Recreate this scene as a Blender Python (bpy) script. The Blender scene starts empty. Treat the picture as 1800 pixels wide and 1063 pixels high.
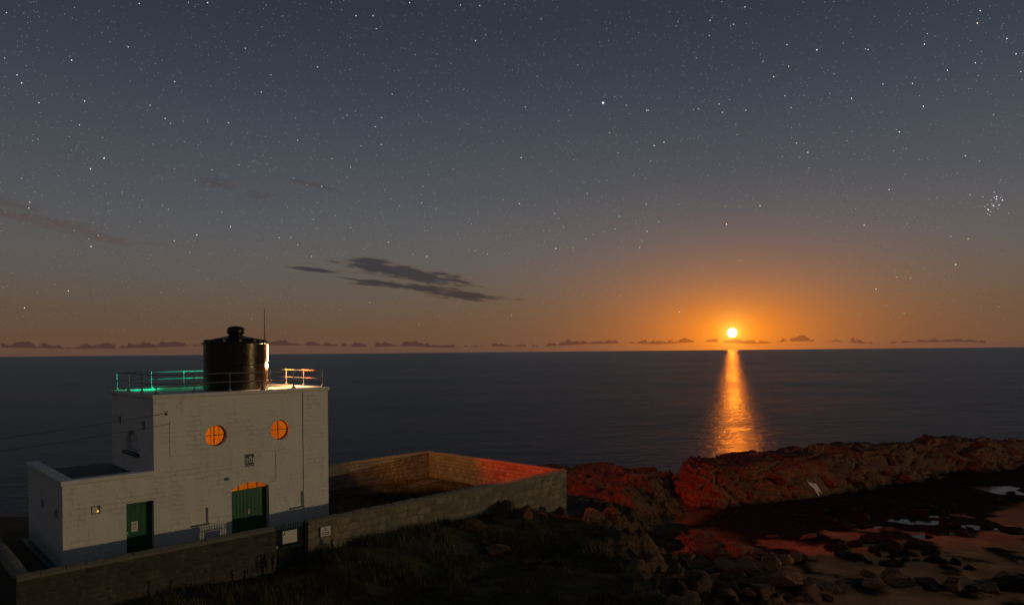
import bpy, bmesh, math, random
import numpy as np
from mathutils import Vector, Matrix, Quaternion

rnd = random.Random(7)
scene = bpy.context.scene
COL = scene.collection
R = math.radians

# ------------------------------------------------------------------ camera
cam_d = bpy.data.cameras.new("camera")
cam_d.sensor_width = 36.0
cam_d.lens = 24.0
cam_d.shift_y = 0.0481
cam_d.clip_start = 0.1
cam_d.clip_end = 900000.0
cam = bpy.data.objects.new("camera", cam_d)
COL.objects.link(cam)
cam.matrix_world = Matrix.Rotation(R(0.54), 4, 'Y') @ Matrix.Rotation(R(90), 4, 'X')
scene.camera = cam
scene.render.resolution_x, scene.render.resolution_y = 1024, 604

# ------------------------------------------------------------------ render and exposure
scene.render.engine = 'CYCLES'
scene.cycles.use_denoising = True
scene.cycles.sample_clamp_indirect = 3.0
scene.cycles.max_bounces = 6
scene.cycles.transparent_max_bounces = 8
scene.cycles.caustics_reflective = False
scene.cycles.caustics_refractive = False
scene.view_settings.view_transform = 'Standard'
scene.view_settings.look = 'None'
scene.view_settings.exposure = 0.0
scene.view_settings.gamma = 1.0

def lin(r, g, b):
    f = lambda c: (c / 255 / 12.92) if c / 255 <= 0.04045 else ((c / 255 + 0.055) / 1.055) ** 2.4
    return (f(r), f(g), f(b), 1.0)

# ------------------------------------------------------------------ world: moonlit night sky
MOON_AZ, MOON_EL = 0.3122, 0.0235
world = bpy.data.worlds.new("World")
scene.world = world
world.use_nodes = True
wt = world.node_tree
wt.nodes.clear()

class NT:
    """small helper for wiring nodes"""
    def __init__(s, tree): s.t = tree
    def n(s, typ, **kw):
        nd = s.t.nodes.new(typ)
        for k, v in kw.items(): setattr(nd, k, v)
        return nd
    def put(s, sock, v):
        if hasattr(v, 'is_output') or hasattr(v, 'links'): s.t.links.new(v, sock)
        else: sock.default_value = v
    def m(s, op, a, b=None, c=None, clamp=False):
        nd = s.n('ShaderNodeMath', operation=op, use_clamp=clamp)
        s.put(nd.inputs[0], a)
        if b is not None: s.put(nd.inputs[1], b)
        if c is not None: s.put(nd.inputs[2], c)
        return nd.outputs[0]
    def vm(s, op, a, b=None):
        nd = s.n('ShaderNodeVectorMath', operation=op)
        s.put(nd.inputs[0], a)
        if b is not None: s.put(nd.inputs[1], b)
        return nd.outputs[0]
    def xyz(s, x, y, z):
        nd = s.n('ShaderNodeCombineXYZ')
        s.put(nd.inputs[0], x); s.put(nd.inputs[1], y); s.put(nd.inputs[2], z)
        return nd.outputs[0]
    def sep(s, v):
        nd = s.n('ShaderNodeSeparateXYZ'); s.put(nd.inputs[0], v)
        return nd.outputs
    def noise(s, vec, scale=1.0, detail=3.0, rough=0.5, dist=0.0, color=False):
        nd = s.n('ShaderNodeTexNoise')
        s.put(nd.inputs['Vector'], vec)
        nd.inputs['Scale'].default_value = scale
        nd.inputs['Detail'].default_value = detail
        nd.inputs['Roughness'].default_value = rough
        nd.inputs['Distortion'].default_value = dist
        return nd.outputs['Color' if color else 'Fac']
    def voro(s, vec, scale=1.0, feature='F1', out='Distance', rand=1.0):
        nd = s.n('ShaderNodeTexVoronoi', feature=feature)
        s.put(nd.inputs['Vector'], vec)
        nd.inputs['Scale'].default_value = scale
        nd.inputs['Randomness'].default_value = rand
        return nd.outputs[out]
    def ramp(s, fac, stops, interp='LINEAR'):
        nd = s.n('ShaderNodeValToRGB')
        nd.color_ramp.interpolation = interp
        els = nd.color_ramp.elements
        while len(els) < len(stops): els.new(0.5)
        for e, (p, c) in zip(els, stops):
            e.position = p; e.color = c
        s.put(nd.inputs[0], fac)
        return nd.outputs[0]
    def mix(s, fac, a, b, blend='MIX'):
        nd = s.n('ShaderNodeMix', data_type='RGBA', blend_type=blend)
        s.put(nd.inputs[0], fac); s.put(nd.inputs[6], a); s.put(nd.inputs[7], b)
        return nd.outputs[2]
    def rng(s, v, a, b, c=0.0, d=1.0, smooth=True):
        nd = s.n('ShaderNodeMapRange')
        nd.interpolation_type = 'SMOOTHSTEP' if smooth else 'LINEAR'
        nd.clamp = True if not smooth else nd.clamp
        s.put(nd.inputs[0], v)
        for i, q in zip((1, 2, 3, 4), (a, b, c, d)): s.put(nd.inputs[i], q)
        return nd.outputs[0]

W = NT(wt)
tc = W.n('ShaderNodeTexCoord')
dx, dy, dz = W.sep(tc.outputs['Generated'])
az = W.m('ARCTAN2', dx, dy)
el = W.m('ARCSINE', dz)
base = W.ramp(el, [
    (0.0, lin(102, 76, 64)), (0.010, lin(105, 77, 60)), (0.04, lin(105, 82, 61)), (0.08, lin(101, 89, 76)),
    (0.14, lin(97, 95, 93)), (0.22, lin(83, 86, 91)), (0.33, lin(65, 71, 81)), (0.46, lin(45, 53, 63)),
    (1.0, lin(43, 49, 57))], 'B_SPLINE')
daz = W.m('SUBTRACT', az, MOON_AZ)
dele = W.m('SUBTRACT', el, MOON_EL)
# the sky is a little dimmer far away from the moon
dim = W.rng(W.m('ABSOLUTE', daz), 0.15, 1.3, 1.0, 0.88)
base = W.mix(1.0, base, W.xyz(dim, dim, W.rng(W.m('ABSOLUTE', daz), 0.15, 1.3, 1.0, 0.90)), 'MULTIPLY')
# airglow blotches
gn = W.noise(tc.outputs['Generated'], 2.2, 2, 0.55)
base = W.mix(W.rng(gn, 0.35, 0.7, 0.0, 0.14), base, W.mix(1.0, base, (0.72, 0.86, 1.15, 1), 'MULTIPLY'))
ang = W.m('SQRT', W.m('ADD', W.m('POWER', W.m('MULTIPLY', daz, 0.78), 2), W.m('POWER', W.m('MULTIPLY', dele, 1.55), 2)))
angt = W.m('SQRT', W.m('ADD', W.m('POWER', daz, 2), W.m('POWER', dele, 2)))
g1 = W.m('EXPONENT', W.m('MULTIPLY', ang, -14.5))
mul = W.xyz(1.0, W.m('SUBTRACT', 1.0, W.m('MULTIPLY', g1, 0.15)), W.m('SUBTRACT', 1.0, W.m('MULTIPLY', g1, 0.92), clamp=True))
sky = W.mix(1.0, base, mul, 'MULTIPLY')
glow = W.mix(1.0, W.xyz(g1, g1, g1), (1.25, 0.28, 0.0, 1), 'MULTIPLY')
sky = W.mix(1.0, sky, glow, 'ADD')
g2 = W.m('MULTIPLY', W.m('EXPONENT', W.m('MULTIPLY', angt, -95.0)), 1.5)
sky = W.mix(1.0, sky, W.mix(1.0, W.xyz(g2, g2, g2), (1.0, 0.55, 0.09, 1), 'MULTIPLY'), 'ADD')

# clouds, given by azimuth and elevation of their middle (radians)
def smax(a, b): return W.m('MAXIMUM', a, b)
nz_s = W.noise(W.xyz(W.m('MULTIPLY', az, 22), W.m('MULTIPLY', W.m('ADD', el, W.m('MULTIPLY', az, 0.12)), 150), 3.1), 1.0, 2, 0.55)
nz_s2 = W.noise(W.xyz(W.m('MULTIPLY', az, 70), W.m('MULTIPLY', W.m('ADD', el, W.m('MULTIPLY', az, 0.12)), 380), 1.7), 1.0, 1, 0.5)
nzz = W.m('ADD', W.m('MULTIPLY', W.m('SUBTRACT', nz_s, 0.5), 2.4), W.m('MULTIPLY', W.m('SUBTRACT', nz_s2, 0.5), 0.8))
def streak(a0, e0, L, T, slope, soft=0.9):
    a = W.m('SUBTRACT', az, a0)
    b = W.m('ADD', W.m('SUBTRACT', el, e0), W.m('MULTIPLY', a, slope))
    q = W.m('SQRT', W.m('ADD', W.m('POWER', W.m('DIVIDE', a, L), 2), W.m('POWER', W.m('DIVIDE', b, T), 2)))
    return W.rng(W.m('ADD', q, nzz), 1.0 + soft * 0.35, 1.0 - soft * 0.65)
dark = None
for s in [(-0.150, 0.1145, 0.095, 0.0095, 0.135, 0.8), (-0.205, 0.130, 0.036, 0.0055, 0.06, 1.1), (-0.150, 0.095, 0.09, 0.0058, 0.115, 0.8),
          (-0.068, 0.0825, 0.055, 0.0066, 0.085, 0.8), (-0.270, 0.1165, 0.042, 0.0030, 0.06, 1.0), (-0.118, 0.104, 0.05, 0.005, 0.13, 0.9)]:
    k = streak(*s)
    dark = k if dark is None else smax(dark, k)
faint = None
for s in [(-0.603, 0.162, 0.085, 0.0085, 0.17, 1.3), (-0.540, 0.147, 0.035, 0.0045, 0.1, 1.2), (-0.405, 0.225, 0.022, 0.0055, 0.05, 1.4), (-0.350, 0.214, 0.016, 0.0055, 0.05, 1.4),
          (-0.272, 0.231, 0.035, 0.003, 0.14, 1.4), (0.74, 0.15, 0.06, 0.011, -0.12, 1.5), (-0.665, 0.18, 0.06, 0.012, 0.12, 1.4)]:
    k = streak(*s)
    faint = k if faint is None else smax(faint, k)
# low cumulus along the horizon
puff = W.noise(W.xyz(W.m('MULTIPLY', az, 8.0), 11.3, 0.0), 1.0, 1, 0.5)
lump2 = W.noise(W.xyz(W.m('MULTIPLY', az, 58), W.m('MULTIPLY', el, 30), 2.0), 1.0, 1, 0.5)
lump = W.noise(W.xyz(W.m('MULTIPLY', az, 120), W.m('MULTIPLY', el, 170), 7.7), 1.0, 2, 0.6)
cover = W.rng(puff, 0.28, 0.50)
hump = W.m('SQRT', W.rng(lump2, 0.40, 0.80, 0.0, 1.0, False))
top = W.m('ADD', W.m('MULTIPLY', cover, W.m('ADD', 0.0006, W.m('MULTIPLY', hump, 0.0085))), W.m('MULTIPLY', W.m('SUBTRACT', lump, 0.52), 0.0105))
ebase = W.m('ADD', 0.0088, W.m('MULTIPLY', W.m('SUBTRACT', puff, 0.5), 0.017))
cum = W.m('MULTIPLY', W.rng(W.m('SUBTRACT', W.m('ADD', ebase, top), el), -0.0004, 0.0016), W.rng(W.m('SUBTRACT', el, ebase), -0.0014, 0.0010))
haze_band = W.m('MULTIPLY', W.rng(el, 0.013, 0.002), W.rng(W.noise(W.xyz(W.m('MULTIPLY', az, 18), W.m('MULTIPLY', el, 420), 0.5), 1.0, 1, 0.6), 0.35, 0.7))
sky0 = sky
sky = W.mix(W.m('MULTIPLY', haze_band, 0.28), sky, W.mix(1.0, sky, (0.78, 0.66, 0.80, 1), 'MULTIPLY'))
sky = W.mix(W.m('MULTIPLY', faint, 0.40), sky, W.mix(1.0, sky, (0.92, 0.58, 0.46, 1), 'MULTIPLY'))
rim_c = W.mix(1.0, sky0, (1.22, 0.98, 0.72, 1), 'MULTIPLY')
def lay(mask, sky_in, body, amt):
    rim = W.m('MULTIPLY', W.rng(mask, 0.02, 0.3), W.rng(mask, 0.75, 0.35))
    s1 = W.mix(W.m('MULTIPLY', mask, amt), sky_in, W.mix(1.0, sky0, body, 'MULTIPLY'))
    return W.mix(W.m('MULTIPLY', rim, 0.35), s1, rim_c)
sky = lay(dark, sky, (0.36, 0.36, 0.46, 1), 0.92)
sky = lay(cum, sky, (0.46, 0.42, 0.60, 1), 0.80)
bg = W.n('ShaderNodeBackground')
wt.links.new(sky, bg.inputs[0])
bg.inputs[1].default_value = 1.0
world.cycles.sampling_method = 'MANUAL'
world.cycles.sample_map_resolution = 512
wo = W.n('ShaderNodeOutputWorld')
wt.links.new(bg.outputs[0], wo.inputs[0])

# ------------------------------------------------------------------ the one sun lamp: the low warm light that comes along the shore from the right
sun_d = bpy.data.lights.new("shore_glow", 'SUN')
sun_d.energy = 0.41
sun_d.angle = R(0.6)
sun_d.color = (1.0, 0.74, 0.40)
sun = bpy.data.objects.new("shore_glow", sun_d)
COL.objects.link(sun)
SUN_DIR = Vector((0.98, -0.19, math.tan(R(3.0)))).normalized()
sun.rotation_euler = (-SUN_DIR).to_track_quat('-Z', 'Y').to_euler()

# ================================================================== helpers
def mat(name):
    m = bpy.data.materials.new(name)
    m.use_nodes = True
    nt = m.node_tree
    nt.nodes.clear()
    n = NT(nt)
    out = n.n('ShaderNodeOutputMaterial')
    bs = n.n('ShaderNodeBsdfPrincipled')
    nt.links.new(bs.outputs[0], out.inputs[0])
    return m, n, bs, out

def bump(n, bs, h, strength=0.5, dist=0.02):
    b = n.n('ShaderNodeBump')
    b.inputs['Strength'].default_value = strength
    b.inputs['Distance'].default_value = dist
    n.put(b.inputs['Height'], h)
    n.t.links.new(b.outputs[0], bs.inputs['Normal'])

def simple(name, col, rough=0.6, metal=0.0, var=0.25, scale=3.0, bstr=0.25, bdist=0.004):
    m, n, bs, out = mat(name)
    t = n.n('ShaderNodeTexCoord').outputs['Object']
    f = n.noise(t, scale, 5, 0.6)
    c2 = tuple(c * (1 - var) for c in col[:3]) + (1,)
    c1 = tuple(min(1, c * (1 + var * 0.6)) for c in col[:3]) + (1,)
    n.put(bs.inputs['Base Color'], n.mix(f, c2, c1))
    n.put(bs.inputs['Roughness'], n.rng(n.noise(t, scale * 3, 3), 0.2, 0.8, max(0.05, rough - 0.12), min(1, rough + 0.12)))
    bs.inputs['Metallic'].default_value = metal
    if bstr: bump(n, bs, n.noise(t, scale * 8, 4, 0.6), bstr, bdist)
    return m

def emit(name, col, strength):
    m = bpy.data.materials.new(name); m.use_nodes = True
    nt = m.node_tree; nt.nodes.clear(); n = NT(nt)
    e = n.n('ShaderNodeEmission'); e.inputs[0].default_value = col; e.inputs[1].default_value = strength
    o = n.n('ShaderNodeOutputMaterial'); nt.links.new(e.outputs[0], o.inputs[0])
    return m

class MB:
    def __init__(s): s.v, s.f = [], []
    def add(s, vs, fs):
        o = len(s.v); s.v += [tuple(v) for v in vs]; s.f += [tuple(i + o for i in f) for f in fs]; return s
    def box(s, x0, x1, y0, y1, z0, z1):
        vs = [(x, y, z) for x in (x0, x1) for y in (y0, y1) for z in (z0, z1)]
        return s.add(vs, [(0, 1, 3, 2), (4, 6, 7, 5), (0, 4, 5, 1), (2, 3, 7, 6), (0, 2, 6, 4), (1, 5, 7, 3)])
    def cham(s, x0, x1, y0, y1, z0, z1, c=0.02):
        """box with chamfered edges"""
        bm = bmesh.new()
        bmesh.ops.create_cube(bm, size=1)
        for v in bm.verts:
            v.co = Vector((x0 + (v.co.x + .5) * (x1 - x0), y0 + (v.co.y + .5) * (y1 - y0), z0 + (v.co.z + .5) * (z1 - z0)))
        bmesh.ops.bevel(bm, geom=list(bm.edges), offset=c, segments=1, affect='EDGES', profile=0.5)
        bm.verts.ensure_lookup_table()
        s.add([v.co.copy() for v in bm.verts], [[v.index for v in f.verts] for f in bm.faces])
        bm.free(); return s
    def tube(s, pts, r, n=8, cap=True):
        pts = [Vector(p) for p in pts]
        rs = r if isinstance(r, (list, tuple)) else [r] * len(pts)
        vs, fs = [], []
        prev = None
        for i, p in enumerate(pts):
            d = (pts[min(i + 1, len(pts) - 1)] - pts[max(i - 1, 0)]).normalized()
            a = d.orthogonal().normalized() if prev is None else (prev - d * prev.dot(d)).normalized()
            prev = a; b = d.cross(a)
            for k in range(n):
                t = 2 * math.pi * k / n
                vs.append(p + (a * math.cos(t) + b * math.sin(t)) * rs[i])
        for i in range(len(pts) - 1):
            for k in range(n):
                fs.append((i * n + k, i * n + (k + 1) % n, (i + 1) * n + (k + 1) % n, (i + 1) * n + k))
        if cap:
            fs.append(tuple(range(n - 1, -1, -1))); fs.append(tuple((len(pts) - 1) * n + k for k in range(n)))
        return s.add(vs, fs)
    def lathe(s, prof, c=(0, 0, 0), n=40, a0=0.0, a1=2 * math.pi):
        full = abs(a1 - a0 - 2 * math.pi) < 1e-6
        m = n if full else n + 1
        vs, fs = [], []
        for (r, z) in prof:
            for k in range(m):
                t = a0 + (a1 - a0) * k / n
                vs.append((c[0] + r * math.cos(t), c[1] + r * math.sin(t), c[2] + z))
        for i in range(len(prof) - 1):
            for k in range(n):
                k2 = (k + 1) % m
                fs.append((i * m + k, i * m + k2, (i + 1) * m + k2, (i + 1) * m + k))
        return s.add(vs, fs)
    def prism(s, poly, y0, y1):
        """polygon in x,z extruded along y"""
        k = len(poly)
        vs = [(x, y0, z) for x, z in poly] + [(x, y1, z) for x, z in poly]
        fs = [tuple(range(k)), tuple(range(2 * k - 1, k - 1, -1))] + [(i, i + k, (i + 1) % k + k, (i + 1) % k) for i in range(k)]
        return s.add(vs, fs)
    def prism_x(s, poly, x0, x1):
        """polygon in y,z extruded along x"""
        k = len(poly)
        vs = [(x0, y, z) for y, z in poly] + [(x1, y, z) for y, z in poly]
        fs = [tuple(range(k)), tuple(range(2 * k - 1, k - 1, -1))] + [(i, i + k, (i + 1) % k + k, (i + 1) % k) for i in range(k)]
        return s.add(vs, fs)
    def mesh(s, name, smooth=False, fix=True):
        me = bpy.data.meshes.new(name)
        me.from_pydata(s.v, [], s.f)
        if fix:
            bm = bmesh.new(); bm.from_mesh(me); bmesh.ops.recalc_face_normals(bm, faces=list(bm.faces)); bm.to_mesh(me); bm.free()
        if smooth: me.polygons.foreach_set('use_smooth', [True] * len(me.polygons))
        me.update()
        return me
    def build(s, name, material, parent=None, smooth=False):
        return link(name, s.mesh(name, smooth), material, parent)

def link(name, me, material, parent=None):
    o = bpy.data.objects.new(name, me)
    if material is not None and len(me.materials) == 0: me.materials.append(material)
    COL.objects.link(o)
    if parent is not None: o.parent = parent
    return o

def tag(o, label=None, cat=None, group=None, kind=None):
    if label: o['label'] = label
    if cat: o['category'] = cat
    if group: o['group'] = group
    if kind: o['kind'] = kind
    return o

def empty(name, loc, rz=0.0):
    o = bpy.data.objects.new(name, None)
    o.location = loc; o.rotation_euler = (0, 0, rz)
    o.empty_display_size = 0.3
    COL.objects.link(o)
    return o

def cut(me, cutters):
    """mesh with the cutter meshes taken away"""
    o = bpy.data.objects.new('solid', me); COL.objects.link(o)
    cs = []
    for c in cutters:
        cm = c.mesh('hole')
        co = bpy.data.objects.new('hole', cm); COL.objects.link(co); cs.append(co)
        md = o.modifiers.new('cut', 'BOOLEAN'); md.operation = 'DIFFERENCE'; md.solver = 'EXACT'; md.object = co
    dg = bpy.context.evaluated_depsgraph_get()
    res = bpy.data.meshes.new_from_object(o.evaluated_get(dg))
    for c in cs + [o]: bpy.data.objects.remove(c)
    res.materials.clear()
    return res

# ------------------------------------------------------------------ noise for the ground and rocks
def hsh(ix, iy, iz, seed):
    h = (ix.astype(np.int64) * 374761393 + iy.astype(np.int64) * 668265263 + iz.astype(np.int64) * 2147483647 + seed * 974634777) & 0xffffffff
    h = ((h ^ (h >> 13)) * 1274126177) & 0xffffffff
    h = ((h ^ (h >> 16)) * 2246822519) & 0xffffffff
    h = h ^ (h >> 15)
    return (h & 0xffffff) / float(0x1000000)
def vnoise(p, seed=0):
    i = np.floor(p); f = p - i; i = i.astype(np.int64); f = f * f * f * (f * (f * 6 - 15) + 10)
    r = 0
    for a in (0, 1):
        for b in (0, 1):
            for c in (0, 1):
                w = (f[..., 0] if a else 1 - f[..., 0]) * (f[..., 1] if b else 1 - f[..., 1]) * (f[..., 2] if c else 1 - f[..., 2])
                r = r + w * hsh(i[..., 0] + a, i[..., 1] + b, i[..., 2] + c, seed)
    return r
def fbm(p, octv=4, seed=0, gain=0.5):
    r, a, t = 0, 1.0, 0
    for k in range(octv):
        r = r + a * vnoise(p * (2.03 ** k) + 17.3 * k, seed + k); t += a; a *= gain
    return r / t
def worley(p, seed=0):
    """distance to nearest and second point, a random number of the nearest cell and a tilted plane inside it"""
    i = np.floor(p).astype(np.int64)
    f1 = np.full(p.shape[:-1], 9.0); f2 = f1.copy(); idr = np.zeros(p.shape[:-1]); tl = np.zeros(p.shape[:-1])
    for a in (-1, 0, 1):
        for b in (-1, 0, 1):
            for c in (-1, 0, 1):
                x, y, z = i[..., 0] + a, i[..., 1] + b, i[..., 2] + c
                ex, ey, ez = p[..., 0] - x - hsh(x, y, z, seed), p[..., 1] - y - hsh(x, y, z, seed + 1), p[..., 2] - z - hsh(x, y, z, seed + 2)
                d = np.sqrt(ex ** 2 + ey ** 2 + ez ** 2)
                near = d < f1
                f2 = np.where(near, f1, np.minimum(f2, d))
                idr = np.where(near, hsh(x, y, z, seed + 3), idr)
                tl = np.where(near, (hsh(x, y, z, seed + 4) - 0.5) * ex + (hsh(x, y, z, seed + 5) - 0.5) * ey + (hsh(x, y, z, seed + 6) - 0.5) * ez, tl)
                f1 = np.where(near, d, f1)
    return f1, f2, idr, tl
def sstep(a, b, x):
    t = np.clip((x - a) / (b - a), 0, 1); return t * t * (3 - 2 * t)

# building frame: x along the front, y into the building, z up from its ground
TH = R(44.2)
FX, FY = math.cos(TH), math.sin(TH)
ORG = Vector((-17.577, 26.608, -8.48))
def to_world(x, y, z=0.0): return Vector((ORG.x + FX * x - FY * y, ORG.y + FY * x + FX * y, ORG.z + z))
def to_local(x, y):
    a, b = x - ORG.x, y - ORG.y
    return a * FX + b * FY, -a * FY + b * FX
SEA_Z = -13.0

# ================================================================== ground
def ground(x, y, detail=True):
    """height and cover (grass, rock, sand, weed) of the land, arrays in, arrays out"""
    x = np.asarray(x, float); y = np.asarray(y, float)
    lx, ly = to_local(x, y)
    P = np.stack([x, y, np.zeros_like(x)], -1)
    n1 = fbm(P * 0.16, 4, 3) - 0.5
    n2 = fbm(P * 0.8, 4, 9) - 0.5
    # grass bank along the outside of the wall
    zg = np.interp(lx, [-30, -6, 3, 7.3, 7.9, 9.0, 15.8, 20.5, 23.5, 26.4, 30, 40], [-9.6, -9.4, -9.15, -9.38, -9.4, -8.9, -8.87, -9.1, -9.5, -10.6, -11.0, -11.5])
    zfar = np.interp(y, [14, 20, 25, 30, 45, 60], [-8.3, -9.2, -9.75, -9.9, -9.9, -10.2])
    wgt = sstep(-9.0, -3.2, ly)
    zg = zg * wgt + zfar * (1 - wgt) + n1 * 0.7 * (1 - sstep(-5, -3, ly)) + n2 * 0.12
    # the bank the camera stands on
    bank = np.interp(y, [-5, 1.2, 6, 18], [-1.75, -1.75, -4.4, -9.0])
    bk = (1 - sstep(4, 14, x)) * (1 - sstep(16, 19, y))
    zg = zg * (1 - bk) + np.maximum(bank, zg) * bk
    # yard inside the walls
    yard = sstep(-2.7, -2.5, ly) * (1 - sstep(9.8, 10.0, ly)) * sstep(-1.9, -1.7, lx) * (1 - sstep(25.6, 25.9, lx))
    zy = np.interp(lx, [0, 11.5, 16, 24], [-8.48, -8.5, -9.15, -9.3]) + n2 * 0.14 * sstep(11.6, 13, lx)
    zg = zg * (1 - yard) + zy * yard
    # behind the compound, down to the sea
    behind = sstep(10.0, 11.5, ly)
    zb = -9.9 - np.maximum(0, ly - 11) * 0.12 + n1 * 1.0
    zg = zg * (1 - behind) + zb * behind
    # headland of bare rock to the right of the wall
    blk = worley(P * np.array([0.42, 0.42, 1]) + 0.35 * n2[..., None], 31)
    blk2 = worley(P * np.array([1.3, 1.3, 1]) + 0.5 * n2[..., None] + 5, 41)
    facet = (blk[2] - 0.5) * 0.8 + blk[3] * 1.9 + (blk2[2] - 0.5) * 0.28 + blk2[3] * 0.7 - 0.35 * (1 - sstep(0.0, 0.16, blk[1] - blk[0])) - 0.12 * (1 - sstep(0, 0.2, blk2[1] - blk2[0]))
    facet = np.clip(facet, -0.75, 0.6)
    zh = -10.45 + n1 * 1.2 + facet * 0.55
    hw = sstep(42.5, 46, y + 0.25 * (x - 3)) * sstep(0.0, 2.5, lx - 26.2 + 0.35 * (ly - 9))
    zl = zg * (1 - hw) + zh * hw
    # edge of the land towards the beach
    xe = np.interp(y, [-10, 14, 20, 26, 32, 38, 43, 48, 54, 57, 60], [3.0, 3.6, 4.4, 5.6, 5.6, 5.0, 4.6, 6.5, 10.5, 13.0, 14.0]) + n1 * 2.4
    zs = np.interp(y, [0, 28, 33, 40, 47, 60, 70], [-11.4, -11.9, -12.15, -12.42, -12.68, -12.82, -12.9]) + n2 * 0.16 + (fbm(P * 0.09, 3, 77) - 0.5) * 0.5
    t = (x - xe)
    wid = np.interp(y, [14, 30, 44, 60], [2.4, 2.8, 4.2, 3.0])
    fall = np.clip(t / wid, 0, 1)
    fall = 1 - (1 - fall) ** 1.6
    cliff = sstep(-0.9, 0.25, t) * (1 - sstep(1.0, 1.7, t / wid))
    # slabs lying on the near beach
    slab = (1 - sstep(11, 15.5, x + n1 * 5)) * sstep(0, 1, t) * (1 - sstep(44, 50, y))
    z = zl * (1 - fall) + zs * fall + facet * (0.85 * cliff) + slab * (0.45 + facet * 0.8)
    rock = np.clip(np.maximum(cliff, np.maximum(slab * 1.2, hw * (1 - fall))), 0, 1)
    # outcrops in the grass near the corner of the wall
    oc = sstep(0.52, 0.60, fbm(P * 0.33, 3, 55)) * sstep(15, 20, lx) * (1 - sstep(-3.6, -3.2, ly)) * (1 - fall)
    z = z + oc * (0.25 + facet * 0.5)
    rock = np.clip(np.maximum(rock, oc), 0, 1)
    # towards the open water everything runs out
    sea_edge = np.interp(x, [-60, -34, -24, -10, 2, 8, 12, 16, 40, 80, 160], [43, 45, 48, 60, 64, 66, 63, 60, 72, 90, 130])
    out = sstep(-3.0, 4.0, y - sea_edge + n1 * 5)
    z = z * (1 - out) + (-14.2 + facet * 0.9) * out
    rock = np.clip(np.maximum(rock, sstep(0.1, 0.4, out)), 0, 1)
    sand = fall * (1 - rock)
    z = np.where((y < 55) & (x < 20), np.maximum(z, -12.82), z)
    # pools and the stream on the beach
    pool = np.zeros_like(z)
    for px, py, rx, ry, an in POOLS:
        c, s = math.cos(an), math.sin(an)
        a = ((x - px) * c + (y - py) * s) / rx; b = (-(x - px) * s + (y - py) * c) / ry
        q = np.sqrt(a * a + b * b) + n2 * 1.5
        lev = pool_level(py)
        pk = 1 - sstep(0.55, 1.15, q)
        ring = (1 - sstep(1.6, 2.3, np.sqrt(a * a + b * b))) * (1 - pool)
        z = z * (1 - ring) + np.maximum(z, lev + 0.035) * ring
        z = z * (1 - pk) + (lev - 0.12) * pk
        pool = np.maximum(pool, pk)
    weed = np.clip(sstep(0.47, 0.62, fbm(P * 0.5, 4, 88) + 0.35 * (1 - sstep(0, 12, np.abs(ridge_dist(x, y) - 4.5))) - 0.06) * sand, 0, 1)
    weed = np.maximum(weed, sand * (1 - sstep(7.5, 11.0, ridge_dist(x, y) + n1 * 7)))
    weed = np.maximum(weed, pool * 0.6)
    z = z + weed * (np.abs(n2) * 0.25 + 0.02) * (1 - pool)
    grass = np.clip(1 - rock - sand, 0, 1)
    return z, grass, rock, sand, weed

def pool_level(y): return float(np.interp(y, [28, 33, 40, 47, 60, 70], [-11.9, -12.15, -12.42, -12.68, -12.82, -12.9])) - 0.05
RB = np.array([(11.5, 56.5), (13.2, 55.6), (15.7, 54.6), (20, 56.2), (26.7, 59.2), (36, 64.2), (45.7, 69.6), (54, 72.8), (75, 80.5), (112, 94)])
def ridge_dist(x, y):
    """signed distance in front of the ridge's foot"""
    best = np.full(np.shape(x), 1e9)
    for (x0, y0), (x1, y1) in zip(RB[:-1], RB[1:]):
        d = np.array([x1 - x0, y1 - y0]); L2 = (d ** 2).sum()
        t = np.clip(((x - x0) * d[0] + (y - y0) * d[1]) / L2, 0, 1)
        best = np.minimum(best, np.hypot(x - x0 - t * d[0], y - y0 - t * d[1]))
    return best
POOLS = [(25.3, 48.6, 1.6, 0.9, 0.1), (30.4, 50.0, 2.4, 1.0, -0.15), (33.0, 48.2, 2.2, 0.85, -0.4), (35.6, 46.4, 2.4, 0.85, -0.4), (31.6, 51.6, 1.4, 0.6, 0.0),
         (44.0, 61.2, 2.4, 2.6, 0.2), (42.4, 57.0, 1.6, 0.8, 0.0), (27.6, 46.0, 1.0, 0.5, 0.3)]

xs = np.concatenate([np.linspace(-420, -32, 30)[:-1], np.arange(-32, 62, 0.22), np.linspace(62.5, 420, 60)])
ys = np.concatenate([np.linspace(-300, 15, 40)[:-1], np.arange(15, 84, 0.22), np.linspace(84.5, 140, 24)])
XX, YY = np.meshgrid(xs, ys)
GZ, g_gr, g_ro, g_sa, g_we = ground(XX, YY)
def grid_mesh(name, X, Y, Z):
    ny, nx = X.shape
    me = bpy.data.meshes.new(name)
    co = np.stack([X, Y, Z], -1).reshape(-1, 3)
    idx = np.arange(ny * nx).reshape(ny, nx)
    q = np.stack([idx[:-1, :-1], idx[:-1, 1:], idx[1:, 1:], idx[1:, :-1]], -1).reshape(-1, 4)
    me.vertices.add(len(co)); me.vertices.foreach_set('co', co.ravel())
    me.loops.add(q.size); me.loops.foreach_set('vertex_index', q.ravel().astype(np.int32))
    me.polygons.add(len(q)); me.polygons.foreach_set('loop_start', np.arange(0, q.size, 4, dtype=np.int32))
    me.polygons.foreach_set('use_smooth', np.ones(len(q), bool))
    me.update(); me.validate()
    return me
def height_at(x, y):
    return float(ground(np.array([x]), np.array([y]))[0][0])

def rock_color(n, t, dark, mid, light, scale=1.0):
    a = n.noise(t, 0.7 * scale, 5, 0.6)
    b = n.noise(t, 5.0 * scale, 4, 0.65)
    c = n.mix(n.rng(a, 0.35, 0.65), mid, light)
    c = n.mix(n.rng(b, 0.45, 0.7), c, dark)
    return c

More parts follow.
